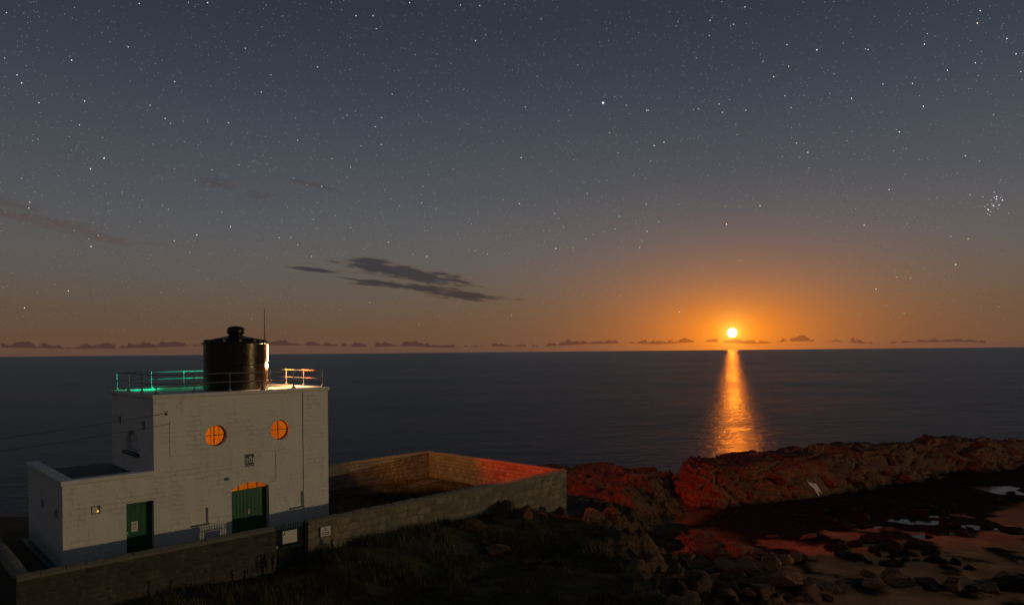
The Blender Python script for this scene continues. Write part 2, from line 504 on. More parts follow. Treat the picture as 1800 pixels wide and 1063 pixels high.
# land material: grass, rock, sand and seaweed weighted by the cover stored on the mesh
m_land, n, bs, out = mat('land')
t = n.n('ShaderNodeTexCoord').outputs['Object']
at = n.n('ShaderNodeAttribute', attribute_name='cover')
cr, cg, cb = n.sep(at.outputs['Color'])
we = at.outputs['Alpha']
gcol = n.mix(n.rng(n.noise(t, 1.3, 5, 0.6), 0.3, 0.7), (0.030, 0.030, 0.011, 1), (0.090, 0.072, 0.027, 1))
rcol = rock_color(n, t, (0.024, 0.014, 0.008, 1), (0.095, 0.052, 0.025, 1), (0.17, 0.092, 0.043, 1))
scol = n.mix(n.rng(n.noise(t, 0.5, 6, 0.6), 0.3, 0.7), (0.40, 0.180, 0.062, 1), (0.60, 0.275, 0.095, 1))
scol = n.mix(n.rng(n.noise(t, 14, 3, 0.6), 0.55, 0.8, 0.0, 0.5), scol, (0.07, 0.045, 0.028, 1))
wcol = n.mix(n.rng(n.noise(t, 3.0, 4, 0.6), 0.4, 0.7), (0.012, 0.008, 0.005, 1), (0.040, 0.022, 0.010, 1))
c = n.mix(cg, gcol, rcol)
c = n.mix(cb, c, scol)
c = n.mix(we, c, wcol)
n.put(bs.inputs['Base Color'], c)
bs.inputs['Roughness'].default_value = 0.93
n.put(bs.inputs['Specular IOR Level'], n.m('SUBTRACT', 0.4, n.m('MULTIPLY', we, 0.34)))
bh = n.m('ADD', n.m('MULTIPLY', n.noise(t, 3.2, 6, 0.65), 1.0), n.m('MULTIPLY', n.voro(t, 2.4, 'DISTANCE_TO_EDGE'), n.m('MULTIPLY', cg, 0.9)))
bump(n, bs, bh, 0.7, 0.10)

gme = grid_mesh('ground', XX, YY, GZ)
ca = gme.color_attributes.new('cover', 'FLOAT_COLOR', 'POINT')
ca.data.foreach_set('color', np.stack([g_gr, g_ro, g_sa, g_we], -1).reshape(-1).astype(np.float32))
land = link('ground', gme, m_land)
tag(land, 'dark grass bank, rocky shore and brown sand beach running down to the sea', None, kind='structure')

# ------------------------------------------------------------------ sea
m_sea, n, bs, out = mat('sea_water')
t = n.n('ShaderNodeTexCoord').outputs['Object']
tx, ty, tz = n.sep(t)
big = n.noise(n.xyz(n.m('MULTIPLY', tx, 0.010), n.m('MULTIPLY', ty, 0.022), 0.0), 1.0, 5, 0.6)
mid = n.noise(n.xyz(n.m('MULTIPLY', tx, 0.09), n.m('MULTIPLY', n.m('ADD', ty, n.m('MULTIPLY', tx, -0.25)), 0.28), 0.0), 1.0, 5, 0.6)
fine = n.noise(n.xyz(n.m('MULTIPLY', tx, 0.9), n.m('MULTIPLY', n.m('ADD', ty, n.m('MULTIPLY', tx, -0.2)), 1.6), 0.0), 1.0, 4, 0.6)
fine = n.noise(n.xyz(n.m('MULTIPLY', tx, 0.34), n.m('MULTIPLY', n.m('ADD', ty, n.m('MULTIPLY', tx, -0.2)), 0.75), 0.0), 1.0, 3, 0.65)
wide = n.noise(n.xyz(n.m('MULTIPLY', tx, 0.016), n.m('MULTIPLY', n.m('ADD', ty, n.m('MULTIPLY', tx, -0.3)), 0.06), 5.0), 1.0, 3, 0.6)
m_sea.node_tree.nodes.remove(bs)
gls = n.n('ShaderNodeBsdfGlossy', distribution='BECKMANN')
dif = n.n('ShaderNodeBsdfDiffuse'); dif.inputs[0].default_value = (0.030, 0.060, 0.095, 1)
fre = n.n('ShaderNodeFresnel'); fre.inputs[0].default_value = 1.333
n.put(gls.inputs['Roughness'], n.m('ADD', n.rng(big, 0.3, 0.7, 0.31, 0.40), n.rng(mid, 0.3, 0.7, -0.05, 0.05)))
bmp = n.n('ShaderNodeBump'); bmp.inputs['Strength'].default_value = 0.42; bmp.inputs['Distance'].default_value = 1.0
n.put(bmp.inputs['Height'], n.m('ADD', n.m('MULTIPLY', wide, 1.6), n.m('ADD', n.m('MULTIPLY', mid, 1.1), n.m('MULTIPLY', fine, 1.25))))
for sk in (gls.inputs['Normal'], dif.inputs['Normal']): m_sea.node_tree.links.new(bmp.outputs[0], sk)
msx = n.n('ShaderNodeMixShader')
# a wave-roughened surface never reaches the mirror-like grazing reflectance of flat water
n.put(msx.inputs[0], n.rng(fre.outputs[0], 0.0, 1.0, 0.06, 0.47, False))
for a_, b_ in ((dif.outputs[0], 1), (gls.outputs[0], 2)): m_sea.node_tree.links.new(a_, msx.inputs[b_])
m_sea.node_tree.links.new(msx.outputs[0], out.inputs[0])
sea = MB().add([(-45000, -45000, SEA_Z), (45000, -45000, SEA_Z), (45000, 45000, SEA_Z), (-45000, 45000, SEA_Z)], [(0, 1, 2, 3)]).build('sea', m_sea)
tag(sea, 'calm dark night sea with the moon path on it', None, kind='structure')

# pools on the beach: still water
m_pool, n, bs, out = mat('pool_water')
t = n.n('ShaderNodeTexCoord').outputs['Object']
bs.inputs['Base Color'].default_value = (0.012, 0.012, 0.012, 1)
bs.inputs['IOR'].default_value = 1.333
bs.inputs['Roughness'].default_value = 0.10
bump(n, bs, n.noise(t, 6.0, 3), 0.1, 0.02)
pool_names = ['thin pool on the sand behind the seaweed heap', 'pale winding pool between dark rocks and the bare sand', 'shallow stretch of the stream beside low dark rocks',
              'end of the stream across the bare sand at the frame edge', 'narrow upper pool behind the dark rocks', 'wide sky-lit pool beyond the dark weed flat',
              'small strip of water below the wide sky-lit pool', 'little puddle among the seaweed heap']
for (px, py, rx, ry, an), lb in zip(POOLS, pool_names):
    k = 26
    pts = [(px + math.cos(an) * rx * 1.9 * math.cos(q) - math.sin(an) * ry * 1.9 * math.sin(q), py + math.sin(an) * rx * 1.9 * math.cos(q) + math.cos(an) * ry * 1.9 * math.sin(q), 0) for q in [2 * math.pi * i / k for i in range(k)]]
    o = MB().add(pts, [tuple(range(k))]).build('tide_pool', m_pool)
    o.location.z = pool_level(py)
    tag(o, lb, None, kind='structure')

# ------------------------------------------------------------------ rock ridge
m_ridge, n, bs, out = mat('ridge_rock')
t = n.n('ShaderNodeTexCoord').outputs['Object']
c = rock_color(n, t, (0.036, 0.014, 0.006, 1), (0.165, 0.060, 0.021, 1), (0.27, 0.102, 0.036, 1), 0.8)
gz = n.sep(n.n('ShaderNodeNewGeometry').outputs['Normal'])[2]
px_, py_, pz_ = n.sep(t)
moss = n.m('MULTIPLY', n.rng(n.noise(t, 0.45, 4, 0.6), 0.48, 0.66), 0.4)
c = n.mix(moss, c, (0.045, 0.052, 0.025, 1))
# black lichen zone along the crest and wet weed at the foot
crest = n.m('MULTIPLY', n.rng(n.m('ADD', gz, n.m('MULTIPLY', n.m('SUBTRACT', n.noise(t, 0.9, 4), 0.5), 0.9)), 0.62, 0.9), n.rng(pz_, -10.6, -9.4))
c = n.mix(n.m('MULTIPLY', crest, 0.85), c, (0.012, 0.011, 0.010, 1))
c = n.mix(n.rng(n.m('ADD', pz_, n.m('MULTIPLY', n.noise(t, 0.8, 3), 0.9)), -11.9, -12.4), c, (0.014, 0.012, 0.009, 1))
n.put(bs.inputs['Base Color'], c)
bs.inputs['Roughness'].default_value = 0.85
bump(n, bs, n.m('ADD', n.noise(t, 4.0, 6, 0.7), n.m('MULTIPLY', n.voro(n.vm('MULTIPLY', t, (0.7, 0.7, 2.2)), 1.4, 'DISTANCE_TO_EDGE'), 0.8)), 0.7, 0.10)

def ridge_mesh():
    seg = np.hypot(*(RB[1:] - RB[:-1]).T); cum_ = np.concatenate([[0], np.cumsum(seg)])
    L = cum_[-1]
    s = np.concatenate([np.arange(0, 62, 0.16), np.arange(62, L, 0.8)])
    bx, by = np.interp(s, cum_, RB[:, 0]), np.interp(s, cum_, RB[:, 1])
    # smooth the plan a little
    k = np.ones(31) / 31
    pad = lambda a: np.convolve(np.pad(a, 15, mode='reflect', reflect_type='odd'), k, 'valid')
    bx, by = pad(bx), pad(by)
    tx, ty = np.gradient(bx), np.gradient(by); q = np.hypot(tx, ty); tx, ty = tx / q, ty / q
    nx, ny = ty, -tx                               # towards the beach
    crest = np.interp(bx, [11.5, 12.5, 13.6, 15.7, 18, 21, 26.7, 34, 40, 45.7, 50, 54, 60, 112], [-11.9, -10.8, -10.0, -9.6, -9.45, -9.3, -9.2, -9.25, -9.5, -9.8, -9.7, -9.95, -10.5, -11.5])
    # profile: (across, height share); across runs from the foot back to the crest and down to the sea side
    pa = np.array([-0.8, 0.0, 0.35, 0.9, 1.5, 2.2, 3.0, 3.8, 4.8, 6.2, 7.8, 9.5])
    ph = np.array([-0.12, 0.0, 0.22, 0.52, 0.74, 0.88, 0.95, 1.0, 0.97, 0.72, 0.25, -0.35])
    u = np.linspace(0, 11, 84)
    a = np.interp(u, np.arange(12), pa); h = np.interp(u, np.arange(12), ph)
    S, A = np.meshgrid(s, a, indexing='ij'); Hh = np.broadcast_to(h, S.shape)
    base_z = -12.85
    X = bx[:, None] - nx[:, None] * A; Y = by[:, None] - ny[:, None] * A
    Z = base_z + (crest[:, None] - base_z) * Hh
    P = np.stack([X, Y, Z], -1)
    # normals of the smooth form
    du = np.gradient(P, axis=0); dv = np.gradient(P, axis=1)
    N = np.cross(du, dv); N /= np.linalg.norm(N, axis=-1, keepdims=True) + 1e-9
    if N[len(s) // 3, 30, 2] < 0: N = -N
    w = fbm(P * 0.5, 3, 5)[..., None] - 0.5
    # long beds that dip along the ridge, broken by joints: blocks are long, thin and tilted
    Q = np.stack([S + 0.55 * Z, A + 0.25 * S * 0.2, Z + 0.16 * S + 0.35 * A], -1)
    b1 = worley(Q * np.array([0.21, 0.42, 0.62]) + w * 0.55, 61)
    b2 = worley(Q * np.array([0.62, 0.95, 1.5]) + w * 0.7 + 3, 71)
    b3 = worley(Q * np.array([1.7, 2.4, 3.4]) + w * 0.8 + 7, 81)
    d = (b1[2] - 0.5) * 0.95 + b1[3] * 0.9 + (b2[2] - 0.5) * 0.42 + b2[3] * 0.45 + (b3[2] - 0.5) * 0.13 + b3[3] * 0.2
    d -= 0.34 * (1 - sstep(0, 0.10, b1[1] - b1[0])) + 0.15 * (1 - sstep(0, 0.12, b2[1] - b2[0])) + 0.05 * (1 - sstep(0, 0.2, b3[1] - b3[0]))
    d = d + (fbm(P * 0.20, 3, 13) - 0.5) * 1.3 + (fbm(P * np.array([1.6, 1.6, 1.6]), 5, 23, 0.6) - 0.5) * 0.22
    near = np.exp(-((P - np.array([26.3, 58.9, -12.1])) ** 2).sum(-1) / 7.0)
    d = d * (1 - near) + 0.12 * near
    fade = sstep(0, 6, S + 2) * 0.9
    P = P + N * (d * fade)[..., None] * np.array([1, 1, 0.62])
    return P
RP = ridge_mesh()
ridge = link('rock_ridge', grid_mesh('rock_ridge', RP[..., 0], RP[..., 1], RP[..., 2]), m_ridge)
tag(ridge, 'long craggy reddish rock ridge rising between the beach and the sea', 'rock ridge')

# ================================================================== lighthouse
m_white, n, bs, out = mat('white_painted_masonry')
t = n.n('ShaderNodeTexCoord').outputs['Object']
tx, ty, tz = n.sep(t)
wv = n.xyz(n.m('ADD', n.m('ADD', tx, ty), n.m('MULTIPLY', n.noise(t, 1.6, 2), 0.5)), n.m('ADD', tz, n.m('MULTIPLY', n.noise(t, 1.9, 2), 0.22)), 0.0)
br = n.n('ShaderNodeTexBrick')
n.put(br.inputs['Vector'], wv)
for k, v in (('Scale', 1.0), ('Brick Width', 0.52), ('Row Height', 0.21), ('Mortar Size', 0.016), ('Mortar Smooth', 0.6)): br.inputs[k].default_value = v
stain = n.noise(n.xyz(n.m('MULTIPLY', n.m('ADD', tx, ty), 1.6), n.m('MULTIPLY', tz, 0.35), 0.0), 1.0, 5, 0.65)
wc = n.mix(n.rng(stain, 0.35, 0.75, 0.0, 0.26), (0.82, 0.775, 0.70, 1), (0.50, 0.46, 0.39, 1))
wc = n.mix(n.rng(n.noise(t, 7, 4, 0.65), 0.58, 0.78, 0, 0.4), wc, (0.58, 0.54, 0.47, 1))
wc = n.mix(n.m('MULTIPLY', br.outputs['Fac'], n.rng(n.noise(t, 1.3, 4), 0.52, 0.70, 0.0, 0.10)), wc, (0.42, 0.40, 0.36, 1))
n.put(bs.inputs['Base Color'], wc)
bs.inputs['Roughness'].default_value = 0.78
bump(n, bs, n.m('ADD', n.m('MULTIPLY', n.m('MULTIPLY', br.outputs['Fac'], n.rng(n.noise(t, 1.1, 4), 0.42, 0.68)), -0.75), n.m('ADD', n.m('MULTIPLY', n.noise(t, 9, 5, 0.65), 0.8), n.m('MULTIPLY', n.noise(t, 2.2, 3), 1.1))), 0.9, 0.028)

m_coping = simple('white_coping_paint', (0.76, 0.74, 0.69), 0.7, 0, 0.28, 3.5, 0.5, 0.01)
m_roof = simple('grey_roof_felt', (0.10, 0.10, 0.105), 0.8, 0, 0.3, 2.0, 0.4, 0.006)
m_roofw = simple('pale_roof_paint', (0.55, 0.52, 0.47), 0.8, 0, 0.25, 1.5, 0.4, 0.006)
m_green = simple('green_door_paint', (0.004, 0.115, 0.045), 0.42, 0, 0.22, 2.0, 0.15, 0.003)
m_teal = simple('teal_sill_paint', (0.006, 0.075, 0.062), 0.5, 0, 0.25, 4.0, 0.2, 0.003)
m_black = simple('black_gloss_paint', (0.040, 0.032, 0.022), 0.31, 0.75, 0.25, 1.2, 0.05, 0.01)
m_dark = simple('dark_steel', (0.02, 0.02, 0.02), 0.55, 0.2, 0.3, 6.0, 0.2, 0.002)
m_rail = simple('weathered_white_rail_paint', (0.20, 0.19, 0.17), 0.5, 0, 0.3, 6.0, 0.2, 0.002)
m_cream = simple('cream_interior_plaster', (0.72, 0.66, 0.55), 0.8, 0, 0.10, 1.0, 0.2, 0.004)
m_inpaint = simple('window_frame_paint', (0.03, 0.035, 0.03), 0.5, 0, 0.2, 6.0, 0.1, 0.002)
m_steel = simple('galvanised_steel', (0.6, 0.6, 0.58), 0.3, 0.9, 0.2, 8.0, 0.1, 0.002)
m_sign = simple('white_sign_board', (0.74, 0.70, 0.60), 0.55, 0, 0.10, 3.0, 0.1, 0.001)
m_ink = simple('dark_sign_print', (0.03, 0.03, 0.03), 0.6, 0, 0.1, 6.0, 0.0)
m_redink = simple('red_sign_print', (0.30, 0.03, 0.02), 0.6, 0, 0.1, 6.0, 0.0)

m_glass = bpy.data.materials.new('window_glass'); m_glass.use_nodes = True
nt = m_glass.node_tree; nt.nodes.clear(); n = NT(nt)
o_ = n.n('ShaderNodeOutputMaterial'); mx = n.n('ShaderNodeMixShader'); tr = n.n('ShaderNodeBsdfTransparent'); gl = n.n('ShaderNodeBsdfGlossy'); fr = n.n('ShaderNodeFresnel')
fr.inputs[0].default_value = 1.5; gl.inputs['Roughness'].default_value = 0.03; tr.inputs[0].default_value = (0.92, 0.94, 0.92, 1)
nt.links.new(fr.outputs[0], mx.inputs[0]); nt.links.new(tr.outputs[0], mx.inputs[1]); nt.links.new(gl.outputs[0], mx.inputs[2]); nt.links.new(mx.outputs[0], o_.inputs[0])

LH = empty('lighthouse', ORG, TH)
tag(LH, 'small white lighthouse building with black lantern drum, green doors and lit round windows', 'lighthouse')
MX0, MX1, MD, AD = 3.30, 11.46, 6.35, 7.0      # main block and lean-to
Z_AN, Z_MA = 3.397, 6.62                        # undersides of the copings

def circle_xz(cx, cz, r, k=36): return [(cx + r * math.cos(2 * math.pi * i / k), cz + r * math.sin(2 * math.pi * i / k)) for i in range(k)]
def arch_poly(x0, x1, z0, zs, rise, k=14):
    w = (x1 - x0) / 2; rr = (w * w + rise * rise) / (2 * rise); cx = (x0 + x1) / 2; cz = zs + rise - rr
    a0 = math.asin(w / rr)
    pts = [(x0, z0), (x1, z0)]
    for i in range(k + 1):
        a = a0 - 2 * a0 * i / k
        pts.append((cx + rr * math.sin(a), cz + rr * math.cos(a)))
    return pts

WIN = [(5.905, 4.835), (8.93, 4.835)]
WR = 0.478
DX0, DX1, DZS = 6.57, 8.335, 2.25
cuts = [MB().box(MX0 + 0.45, MX1 - 0.45, 0.42, MD - 0.45, -0.02, 6.25)]
for cx, cz in WIN: cuts.append(MB().prism(circle_xz(cx, cz, WR), -0.3, 0.7))
cuts.append(MB().prism(arch_poly(DX0, DX1, -0.05, DZS, 0.28), -0.3, 0.7))
cuts.append(MB().box(4.83, 5.52, -0.3, 0.10, 0.985, 1.69))           # blind openings
cuts.append(MB().box(9.39, 10.07, -0.3, 0.10, 1.01, 1.73))
cuts.append(MB().prism_x(arch_poly(2.15, 3.95, 4.12, 4.72, 0.36), MX0 - 0.3, MX0 + 0.30))
for y0 in (4.80, 1.20): cuts.append(MB().box(MX0 - 0.3, MX0 + 0.16, y0, y0 + 0.36, 5.22, 5.60))
main_me = cut(MB().box(MX0, MX1, 0, MD, -0.7, Z_MA).mesh('main_wall'), cuts)
link('main_wall', main_me, m_white, LH)
SX0, SX1, SZ = 2.235, 3.285, 2.355
cuts = [MB().box(SX0, SX1, -0.3, 0.42, -0.05, SZ), MB().box(0.36, MX0 + 0.3, 0.36, AD + 0.5, 3.14, 3.9)]
for y0 in (3.62, 0.90): cuts.append(MB().box(-0.3, 0.16, y0, y0 + 0.38, 1.98, 2.34))
cuts.append(MB().box(0.98, 1.285, -0.3, 0.10, 2.14, 2.46))
annex_me = cut(MB().box(0, MX0 - 0.0005, 0, AD, -0.7, Z_AN).mesh('annex_wall'), cuts)
link('annex_wall', annex_me, m_white, LH)
MB().box(0.365, MX0 - 0.005, 0.365, AD - 0.01, 3.141, 3.165).build('annex_roof', m_roof, LH)
MB().box(MX0 + 0.46, MX1 - 0.46, 0.43, MD - 0.46, -0.01, 0.01).build('floor', m_roof, LH)
# inside faces are plastered: a thin lining that leaves the openings free
lin_cuts = [MB().box(MX0 + 0.475, MX1 - 0.475, 0.445, MD - 0.475, 0.02, 6.225)]
for cx, cz in WIN: lin_cuts.append(MB().prism(circle_xz(cx, cz, WR + 0.01), 0.2, 0.9))
lin_cuts.append(MB().prism(arch_poly(DX0 - 0.01, DX1 + 0.01, -0.05, DZS, 0.29), 0.2, 0.9))
link('interior_plaster', cut(MB().box(MX0 + 0.455, MX1 - 0.455, 0.425, MD - 0.455, 0.012, 6.245).mesh('interior_plaster'), lin_cuts), m_cream, LH)

# copings
def coping(name, x0, x1, y0, y1, z0, z1, mt=m_coping):
    bm = bmesh.new(); bmesh.ops.create_cube(bm, size=1)
    for v in bm.verts: v.co = Vector((x0 + (v.co.x + .5) * (x1 - x0), y0 + (v.co.y + .5) * (y1 - y0), z0 + (v.co.z + .5) * (z1 - z0)))
    bmesh.ops.bevel(bm, geom=[e for e in bm.edges], offset=0.045, segments=3, affect='EDGES', profile=0.5)
    me = bpy.data.meshes.new(name); bm.to_mesh(me); bm.free()
    return link(name, me, mt, LH)
coping('coping', MX0 - 0.08, MX1 + 0.08, -0.08, 0.46, Z_MA + 0.001, 6.80)
coping('coping', MX0 - 0.08, MX0 + 0.44, 0.462, MD + 0.08, Z_MA + 0.001, 6.80)
coping('coping', MX1 - 0.44, MX1 + 0.08, 0.462, MD + 0.08, Z_MA + 0.001, 6.80)
coping('coping', MX0 + 0.442, MX1 - 0.442, MD - 0.44, MD + 0.08, Z_MA + 0.001, 6.80)
MB().box(MX0 + 0.443, MX1 - 0.443, 0.463, MD - 0.443, Z_MA + 0.002, 6.72).build('flat_roof', m_roofw, LH)
coping('annex_coping', -0.08, MX0 - 0.002, -0.08, 0.42, Z_AN + 0.001, 3.60)
coping('annex_coping', -0.08, 0.42, 0.422, AD + 0.06, Z_AN + 0.001, 3.60)

# round windows
for cx, cz in WIN:
    ring = MB()
    k = 36
    for (r0, r1, y0, y1) in [(WR - 0.035, WR - 0.002, 0.24, 0.30)]:
        vs = []
        for rr, yy in ((r0, y0), (r1, y0), (r1, y1), (r0, y1)):
            vs += [(cx + rr * math.cos(2 * math.pi * i / k), yy, cz + rr * math.sin(2 * math.pi * i / k)) for i in range(k)]
        fs = [(a * k + i, a * k + (i + 1) % k, ((a + 1) % 4) * k + (i + 1) % k, ((a + 1) % 4) * k + i) for a in range(4) for i in range(k)]
        ring.add(vs, fs)
    wf = ring.build('round_window', m_inpaint, LH)
    MB().box(cx - 0.016, cx + 0.016, 0.245, 0.295, cz - WR + 0.03, cz + WR - 0.03).build('glazing_bar', m_inpaint, wf)
    MB().box(cx - WR + 0.03, cx - 0.017, 0.245, 0.295, cz - 0.014, cz + 0.014).add(*[[(x, y, z) for x in (cx + 0.017, cx + WR - 0.03) for y in (0.245, 0.295) for z in (cz - 0.014, cz + 0.014)], [(0, 1, 3, 2), (4, 6, 7, 5), (0, 4, 5, 1), (2, 3, 7, 6), (0, 2, 6, 4), (1, 5, 7, 3)]]).build('glazing_bar', m_inpaint, wf)
    for q in range(4):
        a0 = q * math.pi / 2
        pts = [(cx + 0.017 * (1 if math.cos(a0 + .7) > 0 else -1), 0.27, cz + 0.015 * (1 if math.sin(a0 + .7) > 0 else -1))]
        for i in range(9):
            a = a0 + 0.045 + (math.pi / 2 - 0.09) * i / 8
            pts.append((cx + (WR - 0.036) * math.cos(a), 0.27, cz + (WR - 0.036) * math.sin(a)))
        MB().add(pts, [tuple(range(len(pts)))]).build('pane', m_glass, wf)

# arched double door with lit fanlight
DY = 0.30
for s_, (a, b) in enumerate(((DX0 + 0.004, (DX0 + DX1) / 2 - 0.06), ((DX0 + DX1) / 2 - 0.054, DX1 - 0.004))):
    d = MB()
    nb = 5
    for i in range(nb):
        x0 = a + (b - a) * i / nb; x1 = a + (b - a) * (i + 1) / nb
        d.cham(x0 + 0.001, x1 - 0.001, DY, DY + 0.05, 0.0, 2.10, 0.008)
    leaf = d.build('door_leaf', m_green, LH)
    if s_ == 1:
        h = MB().box(a + 0.05, a + 0.11, DY - 0.012, DY - 0.001, 1.02, 1.24).tube([(a + 0.08, DY - 0.012, 1.15), (a + 0.08, DY - 0.06, 1.15), (a + 0.19, DY - 0.065, 1.15)], 0.012, 8)
        h.build('handle', m_steel, leaf)
fan = MB().box(DX0 + 0.004, DX1 - 0.004, DY - 0.02, DY + 0.06, 2.11, 2.19)
fl = fan.build('fanlight', m_green, LH)
for i in range(1, 4):
    x = DX0 + (DX1 - DX0) * i / 4
    zt = 2.25 + 0.28 - 0.28 * ((x - (DX0 + DX1) / 2) / ((DX1 - DX0) / 2)) ** 2 - 0.005
    MB().box(x - 0.018, x + 0.018, DY, DY + 0.04, 2.191, zt).build('glazing_bar', m_inpaint, fl)
for i in range(4):
    x0 = DX0 + (DX1 - DX0) * i / 4 + 0.02; x1 = DX0 + (DX1 - DX0) * (i + 1) / 4 - 0.02
    f_ = lambda x: 2.25 + 0.275 - 0.28 * ((x - (DX0 + DX1) / 2) / ((DX1 - DX0) / 2)) ** 2 - 0.01
    top_ = [(x0 + (x1 - x0) * k / 5) for k in range(6)]
    pts = [(x0, DY + 0.02, 2.19), (x1, DY + 0.02, 2.19)] + [(x, DY + 0.02, f_(x)) for x in reversed(top_)]
    MB().add(pts, [tuple(range(len(pts)))]).build('pane', m_glass, fl)

# side door in the lean-to
d = MB()
for i in range(5):
    x0 = SX0 + 0.07 + (SX1 - SX0 - 0.14) * i / 5; x1 = SX0 + 0.07 + (SX1 - SX0 - 0.14) * (i + 1) / 5
    d.cham(x0 + 0.001, x1 - 0.001, 0.31, 0.35, 0.0, 2.20, 0.006)
sd = d.build('side_door', m_green, LH)
MB().box(SX0 + 0.003, SX0 + 0.067, 0.27, 0.36, -0.02, SZ - 0.003).box(SX1 - 0.067, SX1 - 0.003, 0.27, 0.36, -0.02, SZ - 0.003).box(SX0 + 0.069, SX1 - 0.069, 0.27, 0.36, 2.21, SZ - 0.003).build('frame', m_green, sd)
MB().box(SX0 + 0.09, SX0 + 0.13, 0.285, 0.308, 1.0, 1.14).build('handle', m_steel, sd)
no = MB().box(2.50, 2.74, 0.296, 0.308, 1.10, 1.52).build('notice', m_sign, sd)
for (zc, w, hh) in ((1.43, 0.05, 0.03), (1.40, 0.08, 0.02), (1.30, 0.07, 0.012), (1.19, 0.08, 0.012)): MB().box(2.62 - w, 2.62 + w, 0.2925, 0.2955, zc - hh / 2, zc + hh / 2).build('notice_print', m_ink, sd)
MB().box(2.54, 2.70, 0.2925, 0.2955, 1.258, 1.276).build('notice_print', m_redink, sd)

# sills
MB().cham(4.79, 5.56, -0.07, 0.098, 0.925, 0.983, 0.012).build('sill', m_teal, LH)
MB().cham(9.35, 10.11, -0.07, 0.098, 0.95, 1.008, 0.012).build('sill', m_teal, LH)
MB().cham(MX0 - 0.16, MX0 + 0.28, 2.0, 4.12, 3.96, 4.118, 0.03).build('sill', m_teal, LH)
# louvred window on the side
lw = MB().prism_x(arch_poly(2.17, 3.93, 4.125, 4.71, 0.35), MX0 + 0.26, MX0 + 0.29).build('louvred_window', m_dark, LH)
for i in range(7):
    z = 4.18 + i * 0.115
    w = 0.86 if z < 4.7 else 0.86 * math.sqrt(max(0.05, 1 - ((z + 0.06 - 4.7) / 0.37) ** 2))
    MB().add([(MX0 + 0.14, 3.05 - w, z), (MX0 + 0.14, 3.05 + w, z), (MX0 + 0.25, 3.05 + w, z + 0.09), (MX0 + 0.25, 3.05 - w, z + 0.09),
              (MX0 + 0.14, 3.05 - w, z + 0.018), (MX0 + 0.14, 3.05 + w, z + 0.018), (MX0 + 0.25, 3.05 + w, z + 0.108), (MX0 + 0.25, 3.05 - w, z + 0.108)],
             [(0, 1, 2, 3), (7, 6, 5, 4), (0, 4, 5, 1), (2, 6, 7, 3), (1, 5, 6, 2), (0, 3, 7, 4)]).build('slat', m_coping, lw)
# small ventilators on the two left faces
def vent(x, y0, z0, w, h):
    v = MB().box(x + 0.045, x + 0.155, y0 + 0.002, y0 + w - 0.002, z0 + 0.002, z0 + h - 0.002).build('ventilator', m_ink, LH)
    MB().prism_x([(y0 + w * 0.55, z0 + 0.03), (y0 + w - 0.01, z0 + 0.03), (y0 + w - 0.01, z0 + h - 0.02), (y0 + w * 0.80, z0 + h - 0.02)], x - 0.06, x + 0.042).build('flap', m_coping, v)
for y0 in (4.80, 1.20): vent(MX0, y0, 5.22, 0.36, 0.38)
for y0 in (3.62, 0.90): vent(0.0, y0, 1.98, 0.38, 0.36)
# teal kerb round the foot of the lean-to
MB().box(-0.30, -0.004, -0.02, AD, -0.3, 0.05).build('footing', m_teal, LH)

# recessed glass lamp beside the side door
bl = MB().box(0.985, 1.28, 0.06, 0.095, 2.145, 2.455).build('recessed_lamp', m_cream, LH)
MB().box(0.982, 1.283, -0.02, 0.0595, 2.142, 2.158).box(0.982, 1.283, -0.02, 0.0595, 2.442, 2.458).box(0.982, 0.998, -0.02, 0.0595, 2.159, 2.441).box(1.267, 1.283, -0.02, 0.0595, 2.159, 2.441).build('frame', m_dark, bl)
MB().lathe([(0.001, 0), (0.022, 0.004), (0.028, 0.03), (0.022, 0.075), (0.001, 0.08)], (1.215, 0.035, 2.19), 12).build('bulb', emit('lamp_glow', (1.0, 0.62, 0.16, 1), 1.1), bl, True)
# small bulkhead lamp left of the arch
bk_ = MB().lathe([(0.0, 0.0), (0.05, 0.0), (0.07, 0.03), (0.07, 0.10), (0.0, 0.12)], (0, 0, 0), 14).build('bulkhead_lamp', m_steel, LH, True)
bk_.location = (6.37, -0.005, 2.84); bk_.rotation_euler = (R(90), 0, 0)

# crest plaque above the door
pl = MB().cham(7.19, 7.65, -0.035, -0.004, 3.25, 3.88, 0.012).build('crest_plaque', m_coping, LH)
MB().box(7.225, 7.615, -0.046, -0.036, 3.29, 3.84).build('panel', m_ink, pl)
rel = MB()
cxp, czp = 7.42, 3.56
rel.prism([(cxp - 0.085, czp + 0.10), (cxp - 0.085, czp - 0.03), (cxp - 0.05, czp - 0.10), (cxp, czp - 0.135), (cxp + 0.05, czp - 0.10), (cxp + 0.085, czp - 0.03), (cxp + 0.085, czp + 0.10)], -0.062, -0.047)
rel.prism([(cxp - 0.06, czp + 0.12), (cxp + 0.06, czp + 0.12), (cxp + 0.08, czp + 0.2), (cxp + 0.03, czp + 0.165), (cxp, czp + 0.215), (cxp - 0.03, czp + 0.165), (cxp - 0.08, czp + 0.2)], -0.062, -0.047)
for sg in (-1, 1):
    rel.prism([(cxp + sg * 0.10, czp - 0.12), (cxp + sg * 0.13, czp + 0.0), (cxp + sg * 0.11, czp + 0.10), (cxp + sg * 0.15, czp + 0.16), (cxp + sg * 0.18, czp + 0.05), (cxp + sg * 0.16, czp - 0.12)], -0.060, -0.047)
    rel.prism([(cxp + sg * 0.02, czp - 0.215), (cxp + sg * 0.17, czp - 0.16), (cxp + sg * 0.17, czp - 0.20), (cxp + sg * 0.02, czp - 0.25)], -0.060, -0.047)
rel.build('crest_relief', m_coping, pl)
